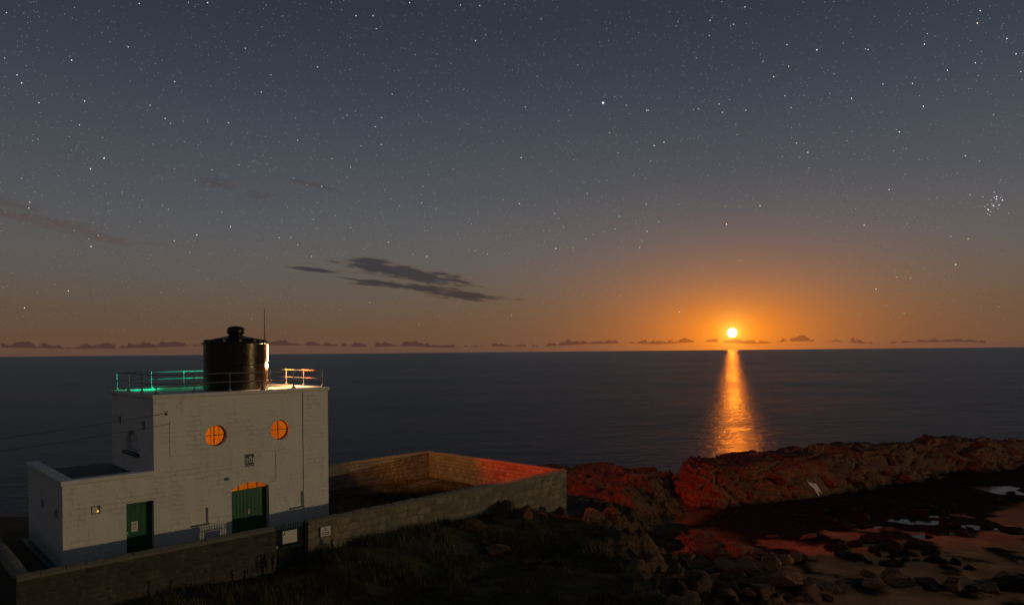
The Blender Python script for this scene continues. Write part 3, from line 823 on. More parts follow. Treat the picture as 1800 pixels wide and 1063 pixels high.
shield = MB().box(cxp - 0.012, cxp + 0.012, -0.070, -0.063, czp - 0.10, czp + 0.09).box(cxp - 0.075, cxp - 0.013, -0.070, -0.063, czp - 0.012, czp + 0.012).box(cxp + 0.013, cxp + 0.075, -0.070, -0.063, czp - 0.012, czp + 0.012)
shield.build('crest_cross', m_ink, pl)

# conduits and cables on the front
def conduit(pts, r=0.014, mt=None): return MB().tube(pts, r, 8).build('conduit', mt or m_coping, LH, True)
conduit([(10.105, -0.03, 6.60), (10.105, -0.03, 1.05), (10.125, -0.03, 0.9), (10.125, -0.03, -0.05)], 0.015, m_coping)
conduit([(3.95, -0.012, 5.66), (3.95, -0.012, 4.24), (3.97, -0.012, 4.18), (4.03, -0.012, 4.16), (8.60, -0.012, 3.915), (8.67, -0.012, 3.90), (8.69, -0.012, 3.84), (8.69, -0.012, 2.52), (8.66, -0.012, 2.46), (8.36, -0.012, 2.40)], 0.011, m_coping)
MB().box(3.80, 3.84, -0.06, -0.001, 5.90, 6.0).tube([(3.82, -0.05, 5.95), (3.82, -0.10, 5.99), (3.82, -0.06, 6.10)], 0.014, 8).build('cable_bracket', simple('rusty_iron', (0.16, 0.06, 0.025), 0.8), LH)

# roof railing: one part for each side, posts below it
RZ = 7.62
def rail_side(p0, p1, nposts, levels, skip_first=False):
    a, b = Vector(p0), Vector(p1)
    m_ = MB()
    for z in levels: m_.tube([(a.x, a.y, z), (b.x, b.y, z)], 0.021, 8)
    side = m_.build('railing', m_rail, LH, True)
    for i in range(1 if skip_first else 0, nposts):
        q = a.lerp(b, i / (nposts - 1))
        MB().tube([(q.x, q.y, 6.80), (q.x, q.y, RZ + 0.03)], 0.024, 8).lathe([(0.10, 0.0), (0.095, 0.02), (0.04, 0.13), (0.026, 0.16)], (q.x, q.y, 6.801), 10).lathe([(0.001, 0.075), (0.03, 0.06), (0.038, 0.035), (0.03, 0.01), (0.001, 0)], (q.x, q.y, RZ - 0.02), 10).build('post', m_rail, side)
rx0, rx1, ry0, ry1 = MX0 + 0.18, MX1 - 0.18, 0.18, MD - 0.18
rail_side((rx0, ry0, 0), (rx1, ry0, 0), 6, (RZ, RZ - 0.40))
rail_side((rx0, ry1, 0), (rx0, ry0 + 0.002, 0), 4, (RZ, RZ - 0.40))
rail_side((rx1, ry0, 0), (rx1, ry1, 0), 4, (RZ, RZ - 0.40), True)
rail_side((rx0, ry1, 0), (rx1, ry1, 0), 6, (RZ, RZ - 0.36, RZ - 0.74), True)

# lantern drum
LC = Vector((7.97, 2.80, 0))
lb = MB().lathe([(1.50, 6.70), (1.50, 7.92), (1.50, 7.928), (1.512, 7.935), (1.512, 7.965), (1.50, 7.972), (1.50, 7.98), (1.50, 8.985), (1.50, 8.995), (1.44, 9.02)], LC, 72).build('lantern_drum', m_black, LH, True)
MB().lathe([(1.505, 8.995), (1.60, 9.005), (1.61, 9.03), (1.56, 9.07), (1.20, 9.13), (1.18, 9.23), (0.95, 9.28), (0.42, 9.40), (0.34, 9.42)], LC, 64).build('dome', m_black, lb, True)
MB().lathe([(0.335, 9.421), (0.335, 9.47), (0.40, 9.52), (0.415, 9.60), (0.41, 9.74), (0.37, 9.82), (0.20, 9.88), (0.001, 9.90)], LC, 40).build('ventilator_cowl', m_black, lb, True)
for k in range(12):
    a = 2 * math.pi * (k + 0.5) / 12
    q = LC + Vector((1.38 * math.cos(a), 1.38 * math.sin(a), 0))
    MB().box(q.x - 0.07, q.x + 0.07, q.y - 0.07, q.y + 0.07, 9.09, 9.21).build('lug', m_black, lb)
# glazing on the seaward side, lit from within
vd = Vector((-0.375, 0.927))
def world_az_to_local(vx, vy): return math.atan2(-vx * FY + vy * FX, vx * FX + vy * FY)
a_right = world_az_to_local(0.927, 0.375)
m_lamp = [emit('lantern_light_white', (1.0, 0.72, 0.45, 1), 9.0)] * 3 + [emit('lantern_light_red', (1.0, 0.10, 0.02, 1), 4.0)] * 2 + [emit('lantern_light_green', (0.02, 1.0, 0.5, 1), 4.0)] * 4
g0, g1 = a_right - R(16), a_right + R(172)
ng = 9
for k in range(ng):
    aa, ab = g0 + (g1 - g0) * k / ng + R(0.7), g0 + (g1 - g0) * (k + 1) / ng - R(0.7)
    MB().lathe([(1.501, 8.10), (1.515, 8.10), (1.515, 8.98), (1.501, 8.98)], LC, 4, aa, ab).build('lantern_pane', m_lamp[k], lb, True)
aq = LC + Vector((1.50 * math.cos(a_right - R(25)), 1.50 * math.sin(a_right - R(25)), 0))
MB().tube([(aq.x - 0.03, aq.y, 9.02), (aq.x - 0.03, aq.y, 10.78)], [0.022, 0.012], 6).build('antenna', m_dark, lb)

def sector(name, az_x, az_y, aim, power, col, size, blend, z=8.55, r=1.75, soft=0.12):
    d = Vector((az_x, az_y, 0)).normalized()
    l = bpy.data.lights.new(name, 'SPOT'); l.energy = power; l.color = col; l.spot_size = R(size); l.spot_blend = blend; l.shadow_soft_size = soft
    o = bpy.data.objects.new(name, l); COL.objects.link(o)
    lc = to_world(LC.x, LC.y, z)
    p = Vector((lc.x + d.x * r, lc.y + d.y * r, lc.z))
    o.location = p
    o.rotation_euler = (Vector(aim) - p).to_track_quat('-Z', 'Y').to_euler()
    return o
sector('red_sector_lamp', 0.93, 0.36, (21.2, 56.6, -10.6), 13500, (1.0, 0.070, 0.006), 48, 0.45)
sector('white_sector_lamp', 0.55, 0.83, (-4.9, 52.2, -8.6), 5200, (1.0, 0.34, 0.055), 42, 0.9)
sp = bpy.data.lights.new('roof_spill_fill', 'POINT'); sp.energy = 480; sp.color = (1.0, 0.55, 0.24); sp.shadow_soft_size = 0.04  # added light outside the drum, spreading lantern spill over roof and railing
spo = bpy.data.objects.new('roof_spill_fill', sp); COL.objects.link(spo)
spo.location = to_world(LC.x + 1.85 * math.cos(a_right + R(8)), LC.y + 1.85 * math.sin(a_right + R(8)), 7.9)
for q_ in ((3.6, 6.17), (4.4, 6.17), (5.3, 6.17), (6.3, 6.17), (7.2, 6.17), (3.48, 5.2)):
    sector('green_sector_lamp', -0.8, 0.6, to_world(q_[0], q_[1], 7.72), 420, (0.015, 1.0, 0.52), 40, 0.25, 7.55, 1.62, 0.05)

# room lamp and the ladder seen through the window
il = bpy.data.lights.new('room_lamp', 'POINT'); il.energy = 165; il.color = (1.0, 0.215, 0.010); il.shadow_soft_size = 0.25
ilo = bpy.data.objects.new('room_lamp', il); COL.objects.link(ilo); ilo.location = to_world(7.6, 2.4, 3.6)
lad = MB()
LXa, LYa = 6.42, 1.55
for s_ in (-0.2, 0.2): lad.tube([(LXa + s_, LYa, 0.02), (LXa + s_, LYa, 6.2)], 0.025, 8)
ladder = lad.build('ladder', m_steel, LH)
for i in range(20): MB().tube([(LXa - 0.2, LYa, 0.3 + i * 0.3), (LXa + 0.2, LYa, 0.3 + i * 0.3)], 0.018, 8).build('rung', m_steel, ladder)

# overhead cables
for (a, b, sag, lb) in ((to_world(3.82, -0.11, 5.99), Vector((-19.80, 23.96, -3.11)), 0.04, 'upper overhead cable from the rusty wall bracket towards the open sea side'),
                        (to_world(3.95, -0.02, 5.52), Vector((-19.80, 23.96, -3.57)), 0.04, 'lower overhead cable slung past the louvred window')):
    pts = [a.lerp(b, i / 24) - Vector((0, 0, sag * 4 * (i / 24) * (1 - i / 24))) for i in range(25)]
    o = MB().tube(pts, 0.007, 6).build('overhead_cable', m_dark, None, True)
    tag(o, lb, 'cable')

# ================================================================== yard walls
m_stone, n, bs, out = mat('wall_stone')
t = n.n('ShaderNodeTexCoord').outputs['Object']
oi = n.n('ShaderNodeObjectInfo')
rv = oi.outputs['Random']
tt = n.vm('ADD', n.n('ShaderNodeNewGeometry').outputs['Position'], (0, 0, 0))
sc = n.ramp(rv, [(0.0, (0.17, 0.145, 0.10, 1)), (0.35, (0.215, 0.182, 0.128, 1)), (0.7, (0.25, 0.212, 0.15, 1)), (1.0, (0.30, 0.255, 0.18, 1))])
sc = n.mix(n.rng(n.noise(tt, 3.5, 5, 0.65), 0.45, 0.7, 0, 0.65), sc, (0.10, 0.095, 0.06, 1))
sc = n.mix(n.rng(n.noise(tt, 1.1, 4, 0.6), 0.55, 0.72, 0, 0.6), sc, (0.13, 0.14, 0.075, 1))
n.put(bs.inputs['Base Color'], sc)
bs.inputs['Roughness'].default_value = 0.9
bump(n, bs, n.noise(tt, 11, 5, 0.65), 0.8, 0.02)
m_stone_dark = m_stone.copy(); m_stone_dark.name = 'dark_wall_stone'  # copy of the wall stone with its colours darkened
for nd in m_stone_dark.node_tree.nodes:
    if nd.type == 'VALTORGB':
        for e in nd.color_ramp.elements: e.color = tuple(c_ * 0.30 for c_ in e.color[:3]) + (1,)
m_mortar_dark = simple('dark_mortar', (0.075, 0.068, 0.045), 0.95, 0, 0.35, 2.5, 0.8, 0.02)
m_mortar = simple('lime_mortar', (0.17, 0.15, 0.115), 0.95, 0, 0.35, 2.5, 0.8, 0.02)
m_cope = simple('mossy_coping_stone', (0.24, 0.205, 0.145), 0.92, 0, 0.45, 2.0, 0.8, 0.02)

def stone_meshes(k=10):
    res = []
    for s_ in range(k):
        rr = random.Random(100 + s_)
        m_ = MB()
        # unit block: x -0.5..0.5, z -0.5..0.5, face towards -y; the front is a lumpy 4 by 3 net
        nx_, nz_ = 4, 3
        vs = []
        for j in range(nz_):
            for i in range(nx_):
                ex = i in (0, nx_ - 1); ez = j in (0, nz_ - 1)
                x = -0.5 + i / (nx_ - 1); z = -0.5 + j / (nz_ - 1)
                if ex and ez: x *= rr.uniform(0.86, 0.97); z *= rr.uniform(0.82, 0.96)
                else: x += rr.uniform(-.03, .03) if not ex else 0; z += rr.uniform(-.04, .04) if not ez else 0
                y = -1.0 + (0.75 if (ex or ez) else rr.uniform(-0.35, 0.35)) + rr.uniform(-0.1, 0.1)
                vs.append((x, y, z))
        fs = [(j * nx_ + i, j * nx_ + i + 1, (j + 1) * nx_ + i + 1, (j + 1) * nx_ + i) for j in range(nz_ - 1) for i in range(nx_ - 1)]
        rim_ = [0, 1, 2, 3, 7, 11, 10, 9, 8, 4]
        o_ = len(vs)
        vs += [(vs[i][0] * 1.02, 1.0, vs[i][2] * 1.02) for i in rim_]
        fs += [(rim_[(q + 1) % 10], rim_[q], o_ + q, o_ + (q + 1) % 10) for q in range(10)]
        m_.add(vs, fs)
        me = m_.mesh('stone'); me.materials.append(m_stone)
        res.append(me)
    return res
STONES = stone_meshes()
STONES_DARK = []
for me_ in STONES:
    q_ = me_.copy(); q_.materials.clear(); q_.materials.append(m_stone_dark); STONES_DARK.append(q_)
cope_meshes = []
for s_ in range(5):
    rr = random.Random(300 + s_)
    prof = [(-0.56, 0.0), (-0.57, 0.32), (-0.42, 0.72), (-0.15, 0.97), (0.15, 1.0), (0.42, 0.75), (0.57, 0.34), (0.56, 0.0)]
    vs, fs = [], []
    for x in (-0.5, -0.17, 0.17, 0.5):
        vs += [(x, y + rr.uniform(-.02, .02), z + (rr.uniform(-.10, .10) if z > 0 else 0)) for y, z in prof]
    for i in range(3): fs += [(i * 8 + k, i * 8 + (k + 1) % 8, (i + 1) * 8 + (k + 1) % 8, (i + 1) * 8 + k) for k in range(8)]
    fs += [tuple(range(7, -1, -1)), tuple(24 + k for k in range(8))]
    me = MB().add(vs, fs).mesh('coping_stone'); me.materials.append(m_cope)
    cope_meshes.append(me)

def make_wall(name, a, b, label, faces, ztop=0.0, thick=0.42, depth=2.6, avg=(0.48, 0.25), vis=(0, 1), darker=False):
    """wall between two points of the building frame; z measured from the coping top; faces: -1 the side to the right of a->b, 1 the other"""
    A, B = to_world(*a), to_world(*b)
    L = (B - A).length; rz = math.atan2(B.y - A.y, B.x - A.x)
    w = empty(name, (A.x, A.y, -7.40), rz)
    tag(w, label, 'wall')
    ct = 0.16                                       # coping thickness
    core = MB().box(0, L, -thick / 2 + 0.022, thick / 2 - 0.022, -depth, -ct - 0.002).build('core', m_mortar_dark if darker else m_mortar, w)
    rr = random.Random(hash(name + label) % 1000 if False else len(label) * 7 + int(L * 10))
    x = 0.0
    while x < L - 0.05:
        l = min(rr.uniform(0.6, 1.05), L - x)
        if L - x - l < 0.3: l = L - x
        o = link('coping_stone', rr.choice(cope_meshes), None, w)
        o.location = (x + l / 2, 0, -ct); o.scale = (l - 0.012, thick + 0.03, ct + rr.uniform(-0.012, 0.012))
        x += l
    c, s = math.cos(rz), math.sin(rz)
    cnt = 0
    for f in faces:
        z = -ct - 0.004
        while z > -depth + 0.1:
            h = rr.uniform(0.72, 1.3) * avg[1]
            x = -rr.uniform(0, 0.3) + L * vis[0]
            xe_ = L * vis[1]
            while x < xe_:
                l = rr.uniform(0.5, 1.5) * avg[0]
                x0, x1 = max(x, 0.0), min(x + l, L)
                if x1 - x0 > 0.08:
                    xm = (x0 + x1) / 2
                    wx, wy = A.x + c * xm - s * f * thick * 0.8, A.y + s * xm + c * f * thick * 0.8
                    if -7.40 + z > height_fast(wx, wy) - 0.03:
                        o = link('stone', rr.choice(STONES_DARK if darker else STONES), None, w)
                        pr = 0.026 + rr.uniform(-0.007, 0.010)
                        o.location = (xm, f * (thick / 2 - 0.028), z - h / 2)
                        o.scale = (x1 - x0 - 0.018, pr, h - 0.018)
                        if f > 0: o.rotation_euler = (0, 0, math.pi)
                        cnt += 1
                x += l
            z -= h
    return w, cnt

def height_fast(x, y):
    i = int(np.searchsorted(xs, x)); j = int(np.searchsorted(ys, y))
    return float(GZ[min(max(j, 0), len(ys) - 1), min(max(i, 0), len(xs) - 1)])

counts = []
counts.append(make_wall('perimeter_wall', (-1.95, -3.02), (7.12, -3.02), 'dark stone wall in front of the side door, left of the gate', (-1,), depth=2.3, avg=(0.42, 0.22), darker=True))
counts.append(make_wall('perimeter_wall', (8.60, -3.12), (26.35, -2.72), 'long stone wall running from the gate to the rocky corner', (-1,), depth=3.9, avg=(0.56, 0.29)))
counts.append(make_wall('perimeter_wall', (26.12, -2.48), (25.4, 9.75), 'yard wall glowing red in the lighthouse beam', (1,), depth=2.6, avg=(0.52, 0.27)))
counts.append(make_wall('perimeter_wall', (25.62, 9.97), (2.0, 9.97), 'far yard wall lit orange behind the lighthouse', (1,), depth=2.6, avg=(0.52, 0.27), vis=(0, 0.62)))
counts.append(make_wall('perimeter_wall', (-1.74, -2.80), (-1.74, 8.0), 'short return wall at the outer end beside the lean-to', (-1,), depth=2.4, avg=(0.55, 0.28), vis=(0, 0.7), darker=True))

# gate
m_gate = simple('blue_green_gate_paint', (0.010, 0.040, 0.040), 0.5, 0.1, 0.25, 4.0, 0.15, 0.002)
ga, gb = to_world(7.16, -3.04), to_world(8.56, -3.08)
GW = (gb - ga).length
gate = empty('metal_gate', (ga.x, ga.y, -9.38), math.atan2(gb.y - ga.y, gb.x - ga.x))
tag(gate, 'dark barred metal gate with spiked top between the stone walls', 'gate')
for i in range(12):
    x = 0.09 + (GW - 0.18) * i / 11
    MB().tube([(x, 0, 0.10), (x, 0, 1.90), (x, 0, 2.0)], [0.021, 0.021, 0.003], 6).build('bar', m_gate, gate)
for z in (0.14, 0.95, 1.74): MB().box(0.02, GW - 0.02, 0.018, 0.036, z - 0.025, z + 0.025).build('crossbar', m_gate, gate)
for x in (0.035, GW - 0.035): MB().box(x - 0.03, x + 0.03, -0.03, 0.017, 0.0, 1.90).build('post', m_gate, gate)
MB().box(0.075, 0.135, -0.05, -0.02, 0.98, 1.10).build('latch', m_steel, gate)
def sign(name, label, parent_loc, rz, w, h, parts):
    s_ = empty(name, parent_loc, rz)
    tag(s_, label, 'sign')
    MB().cham(0, w, -0.008, 0.0, 0, h, 0.003).build('board', m_sign, s_)
    for (mt, polys) in parts:
        p_ = MB()
        for (x0, x1, z0, z1) in polys: p_.box(x0 * w, x1 * w, -0.0105, -0.0085, z0 * h, z1 * h)
        p_.build('print', mt, s_)
    return s_
ang_g = math.atan2(gb.y - ga.y, gb.x - ga.x)
gp = Vector((ga.x + math.cos(ang_g) * 0.36 + math.sin(ang_g) * 0.034, ga.y + math.sin(ang_g) * 0.36 - math.cos(ang_g) * 0.034, -9.38 + 1.13))
gs = sign('gate_sign', 'blank cream board with a small emblem fixed on the barred gate', gp, ang_g, 0.66, 0.55, [])
em = MB().prism([(0.02, 0.40), (0.10, 0.53), (0.12, 0.49), (0.10, 0.42), (0.05, 0.37)], -0.0105, -0.0085).build('emblem', m_redink, gs)
wa, wb = to_world(8.60, -3.12), to_world(26.35, -2.72)
ang_w = math.atan2(wb.y - wa.y, wb.x - wa.x)
q = 0.56
wp = Vector((wa.x + math.cos(ang_w) * q + math.sin(ang_w) * 0.27, wa.y + math.sin(ang_w) * q - math.cos(ang_w) * 0.27, -8.20))
sign('wall_sign', 'small white notice with two dark lines on the stone wall', wp, ang_w, 0.50, 0.42,
     [(m_ink, [(0.36, 0.44, 0.78, 0.90), (0.46, 0.60, 0.80, 0.88), (0.08, 0.16, 0.31, 0.41), (0.18, 0.30, 0.31, 0.41), (0.33, 0.52, 0.31, 0.41), (0.55, 0.66, 0.31, 0.41), (0.69, 0.92, 0.31, 0.41),
              (0.14, 0.22, 0.12, 0.22), (0.26, 0.34, 0.12, 0.22), (0.40, 0.52, 0.12, 0.22), (0.56, 0.86, 0.12, 0.22)]),
      (simple('grey_sign_print', (0.28, 0.30, 0.27), 0.6), [(0.32, 0.66, 0.54, 0.72)])])
# flat timber sheet lying in the yard corner
tb = to_world(23.0, 7.6)
yb = MB().cham(-1.5, 1.5, -0.55, 0.55, 0.0, 0.16, 0.03).build('timber_sheet', simple('grey_timber', (0.09, 0.075, 0.055), 0.85, 0, 0.4, 2.0, 0.6, 0.01))
yb.location = (tb.x, tb.y, height_fast(tb.x, tb.y) - 0.02); yb.rotation_euler = (0.02, -0.02, TH + 0.12)
tag(yb, 'low dark timber sheet lying in the yard by the red wall', 'timber')

# ================================================================== rocks
m_boul, n, bs, out = mat('boulder_rock')
t = n.n('ShaderNodeNewGeometry').outputs['Position']
rv = n.n('ShaderNodeObjectInfo').outputs['Random']
c = rock_color(n, t, (0.045, 0.022, 0.010, 1), (0.18, 0.080, 0.033, 1), (0.30, 0.136, 0.056, 1), 1.6)
c = n.mix(1.0, c, n.ramp(rv, [(0, (0.55, 0.55, 0.55, 1)), (1, (1.15, 1.1, 1.05, 1))]), 'MULTIPLY')
n.put(bs.inputs['Base Color'], c); bs.inputs['Roughness'].default_value = 0.85
bump(n, bs, n.m('ADD', n.noise(t, 7, 6, 0.7), n.m('MULTIPLY', n.voro(t, 3.0, 'DISTANCE_TO_EDGE'), 0.5)), 0.8, 0.06)
m_weedrock, n, bs, out = mat('seaweed_covered_rock')
t = n.n('ShaderNodeNewGeometry').outputs['Position']
n.put(bs.inputs['Base Color'], n.mix(n.rng(n.noise(t, 5, 5, 0.65), 0.4, 0.7), (0.011, 0.008, 0.005, 1), (0.050, 0.028, 0.013, 1)))
bs.inputs['Roughness'].default_value = 0.75; bs.inputs['Specular IOR Level'].default_value = 0.15
bump(n, bs, n.noise(t, 12, 5, 0.7), 0.9, 0.06)

def boulder_meshes(k, material, seed0, wild=False):
    res = []
    for s_ in range(k):
        rr = random.Random(seed0 + s_)
        bm = bmesh.new(); bmesh.ops.create_icosphere(bm, subdivisions=4, radius=1.0)
        co = np.array([v.co for v in bm.verts])
        for _ in range(15):
            d = Vector((rr.gauss(0, 1), rr.gauss(0, 1), rr.gauss(0, 0.8))).normalized()
            h = rr.uniform(0.36, 0.74)
            pr = co @ np.array(d)
            co = co - np.outer(np.maximum(0, pr - h) * 0.99, np.array(d))
        co += (co / (np.linalg.norm(co, axis=1, keepdims=True) + 1e-6)) * ((fbm(co * 2.3 + s_ * 9, 4, 5) - 0.5) * (0.16 if not wild else 0.34))[:, None]
        for v, p in zip(bm.verts, co): v.co = p
        me = bpy.data.meshes.new('boulder'); bm.to_mesh(me); bm.free()
        me.materials.append(material)
        res.append(me)
    return res
BO = boulder_meshes(9, m_boul, 500)
BW = boulder_meshes(7, m_weedrock, 700, True)
CR = R(0.54)
def boulder(x, y, w, h, meshes, label, group=None, d=None, sink=0.3, name='boulder'):
    o = link(name, rnd.choice(meshes), None)
    z = height_fast(x, y)
    o.location = (x, y, z + h * (0.5 - sink))
    o.scale = (w / 2 * 1.5, (d or w) / 2 * 1.5, h / 2 * 1.45)
    o.rotation_euler = (rnd.uniform(-.25, .25), rnd.uniform(-.25, .25), rnd.uniform(0, 6.28))
    tag(o, label, 'boulder', group)
    return o
# single rocks on the sand: x, y, width, height, label
for (x, y, w, h, lb, k) in [
        (20.2, 35.6, 1.55, 0.85, 'largest rounded boulder alone on the open sand', 0),
        (21.4, 35.7, 0.95, 0.6, 'smaller boulder touching the largest boulder on the sand', 0),
        (18.4, 34.9, 1.15, 0.5, 'low flat boulder nearest the slabs on the open sand', 0),
        (19.1, 37.0, 0.65, 0.4, 'small stone behind the low flat boulder on the sand', 0),
        (21.3, 34.6, 1.0, 0.5, 'dark low rock in front of the largest sand boulder', 1),
        (22.3, 34.7, 0.8, 0.75, 'upright pointed rock standing on the sand', 0),
        (23.1, 34.5, 0.7, 0.35, 'flat dark stone beside the upright pointed rock', 1),
        (24.0, 34.4, 1.0, 0.5, 'brown hump of rock low on the sand', 0),
        (25.6, 35.6, 0.95, 0.65, 'peaked boulder towards the edge of the sand', 0),
        (25.4, 34.6, 1.6, 0.75, 'broad dark boulder in front of the peaked one', 1),
        (24.5, 35.8, 0.9, 0.25, 'thin flat slab of stone on the sand', 0),
        (24.3, 39.2, 1.1, 0.55, 'dark lump of weedy rock at the edge of the seaweed heap', 1),
        (25.2, 38.9, 0.6, 0.4, 'small dark rock just outside the seaweed heap', 1),
        (25.4, 38.0, 0.7, 0.3, 'lone dark stone on bare sand beyond the heap', 1),
        (28.9, 46.6, 1.6, 0.7, 'dark weedy rock between the two pale pools', 1),
        (30.6, 46.3, 1.3, 0.6, 'low weedy rock on the near bank of the winding pool', 1),
        (30.7, 48.6, 0.7, 0.75, 'upright black rock standing in the stream', 1),
        (31.2, 48.2, 0.85, 0.6, 'round black rock standing in the stream', 1),
        (32.1, 48.1, 0.75, 0.4, 'flat black rock in the middle of the stream', 1),
        (33.4, 48.1, 0.8, 0.4, 'small black rock at the far side of the stream', 1),
        (34.8, 47.3, 2.0, 0.5, 'long black rock reaching into the end of the stream', 1),
        (25.0, 48.9, 1.7, 0.6, 'dark rock behind the thin pool below the ridge', 1),
        (19.4, 44.8, 1.1, 0.5, 'brown stone at the foot of the ridge shadow', 0),
        (33.0, 42.5, 1.3, 0.22, 'flat weed-covered stone on the open upper sand', 1),
        (35.2, 40.9, 1.0, 0.2, 'low weedy streak of rock on the upper sand', 1)]:
    boulder(x, y, w, h, BW if k else BO, lb)
# slabs and boulders of the jumble below the bank
for (x, y, w, h, d, lb) in [
        (11.9, 38.6, 2.4, 0.9, 1.3, 'reddish sloping slab at the upper end of the boulder jumble'),
        (12.5, 36.6, 2.6, 0.95, 1.5, 'big brown slab with a steep dark side in the jumble'),
        (14.6, 38.6, 1.7, 0.6, 1.0, 'long low stone behind the big brown slab'),
        (15.6, 39.2, 1.4, 0.6, 0.9, 'rounded stone at the back of the boulder jumble'),
        (14.3, 35.6, 1.7, 1.0, 1.3, 'squat boulder beside the big brown slab'),
        (13.0, 33.9, 2.4, 0.9, 1.4, 'broad front slab of the boulder jumble'),
        (15.4, 34.3, 1.6, 1.0, 1.3, 'dark boulder at the sand side of the jumble'),
        (16.4, 34.6, 0.9, 0.7, 0.8, 'small dark boulder leaning on the sand side of the jumble'),
        (14.4, 33.2, 2.0, 0.9, 1.4, 'rounded boulder at the bottom of the jumble'),
        (9.9, 35.2, 2.2, 0.6, 1.6, 'tilted slab near the gully side of the jumble'),
        (10.1, 33.1, 2.0, 0.7, 1.4, 'moss-grown slab below the bank at the bottom edge'),
        (11.9, 32.9, 2.0, 0.8, 1.5, 'lowest brown boulder in the jumble'),
        (17.0, 40.6, 1.2, 0.7, 1.0, 'brown block at the edge of the seaweed flat'),
        (16.5, 40.0, 1.0, 0.6, 0.9, 'dark block beside the brown block on the seaweed flat')]:
    boulder(x, y, w, h, BO, lb, None, d, 0.32)
for i in range(46):
    x, y = rnd.uniform(9.0, 16.5), rnd.uniform(31.5, 42)
    w = rnd.uniform(0.35, 0.95)
    boulder(x, y, w, w * rnd.uniform(0.4, 0.7), BO, 'small brown stone wedged in the boulder jumble below the bank', 'small stones of the boulder jumble', w * rnd.uniform(.7, 1.1), 0.3)
for i in range(70):
    a, q = rnd.uniform(0, 6.28), math.sqrt(rnd.random())
    x, y = 22.6 + 3.6 * q * math.cos(a) + 1.0 * q * math.sin(a), 41.8 + 3.2 * q * math.sin(a)
    w = rnd.uniform(0.3, 0.9)
    boulder(x, y, w, w * rnd.uniform(0.35, 0.6), BW, 'small black weed-covered rock in the heap on the beach', 'weedy rocks of the beach heap', w * rnd.uniform(.7, 1.2), 0.25)
for i in range(40):
    x = rnd.uniform(20, 52); y = np.interp(x, [20, 30, 40, 52], [49.5, 53.5, 57, 62]) + rnd.uniform(-3.0, 3.5)
    w = rnd.uniform(0.4, 1.3)
    boulder(float(x), float(y), w, w * rnd.uniform(0.25, 0.45), BW, 'low black rock on the dark weed flat under the ridge', 'rocks of the weed flat', w * rnd.uniform(.7, 1.2), 0.3)
for i in range(16):
    x, y = rnd.uniform(9, 15), rnd.uniform(64, 74)
    w = rnd.uniform(0.8, 2.2)
    o = boulder(x, y, w, 0.6, BW, 'black rock awash at the water line beyond the headland', 'rocks awash beyond the headland', w * 0.6, 0.3)
    o.location.z = SEA_Z + rnd.uniform(-0.1, 0.08)
# rocks in the grass below the wall corner
for (x, y, w, h, lb) in [(-0.6, 38.2, 1.6, 1.0, 'grey rock in the grass under the long wall'), (0.6, 38.0, 1.1, 0.9, 'upright grey rock near the wall corner'), (1.6, 39.2, 0.9, 0.6, 'small grey rock beside the upright one near the wall corner'),
                         (-2.2, 35.3, 1.5, 0.45, 'low grey rock in the middle of the grass bank'), (-0.9, 33.2, 1.8, 0.55, 'broad pale rock showing through the grass bank'), (0.7, 32.2, 1.3, 0.5, 'half-buried rock lowest on the grass bank'),
                         (4.4, 38.6, 1.3, 1.2, 'orange-lit rock at the top of the gully'), (2.9, 41.0, 1.2, 1.1, 'tall rock right under the end of the wall'), (5.2, 41.0, 1.4, 0.8, 'brown rock on the headland slope')]:
    boulder(x, y, w, h, BO, lb, None, w * 0.8, 0.42)

# white deer painted on the ridge
deer = [((X - 800) / 250, (440 - Z) / 250) for X, Z in ((600, 190), (632, 255), (648, 262), (685, 185), (672, 268), (668, 300), (752, 385), (830, 368), (890, 325), (948, 322), (930, 380), (938, 455), (1022, 630), (996, 642), (905, 482),
        (882, 480), (842, 548), (890, 690), (858, 712), (782, 560), (742, 460), (680, 390), (648, 340), (620, 345), (634, 300), (632, 275))]
bm = bmesh.new()
vs = [bm.verts.new((x, 0, z)) for x, z in deer]
bm.faces.new(vs)
bmesh.ops.triangulate(bm, faces=list(bm.faces))
for _ in range(3): bmesh.ops.subdivide_edges(bm, edges=list(bm.edges), cuts=1, use_grid_fill=True)
from mathutils.bvhtree import BVHTree
bm2 = bmesh.new(); bm2.from_mesh(ridge.data); bvh = BVHTree.FromBMesh(bm2); bm2.free()
dc = Vector((26.35, 58.9, -12.02))
rt = Vector((0.88, 0.47, 0)).normalized(); fw = Vector((0.47, -0.88, 0)).normalized()
SC = 0.66
for v in bm.verts:
    p = dc + rt * (v.co.x * SC) + Vector((0, 0, v.co.z * SC)) + fw * 6
    hit = bvh.ray_cast(p, -fw)
    v.co = (hit[0] if hit[0] else p - fw * 6) + fw * 0.035
me = bpy.data.meshes.new('painted_deer'); bm.to_mesh(me); bm.free()
dp = link('painted_deer', me, simple('white_rock_paint', (0.78, 0.75, 0.68), 0.8, 0, 0.12, 3.0, 0.3, 0.01), ridge)
dp['label'] = 'small white deer painted on the rock face'

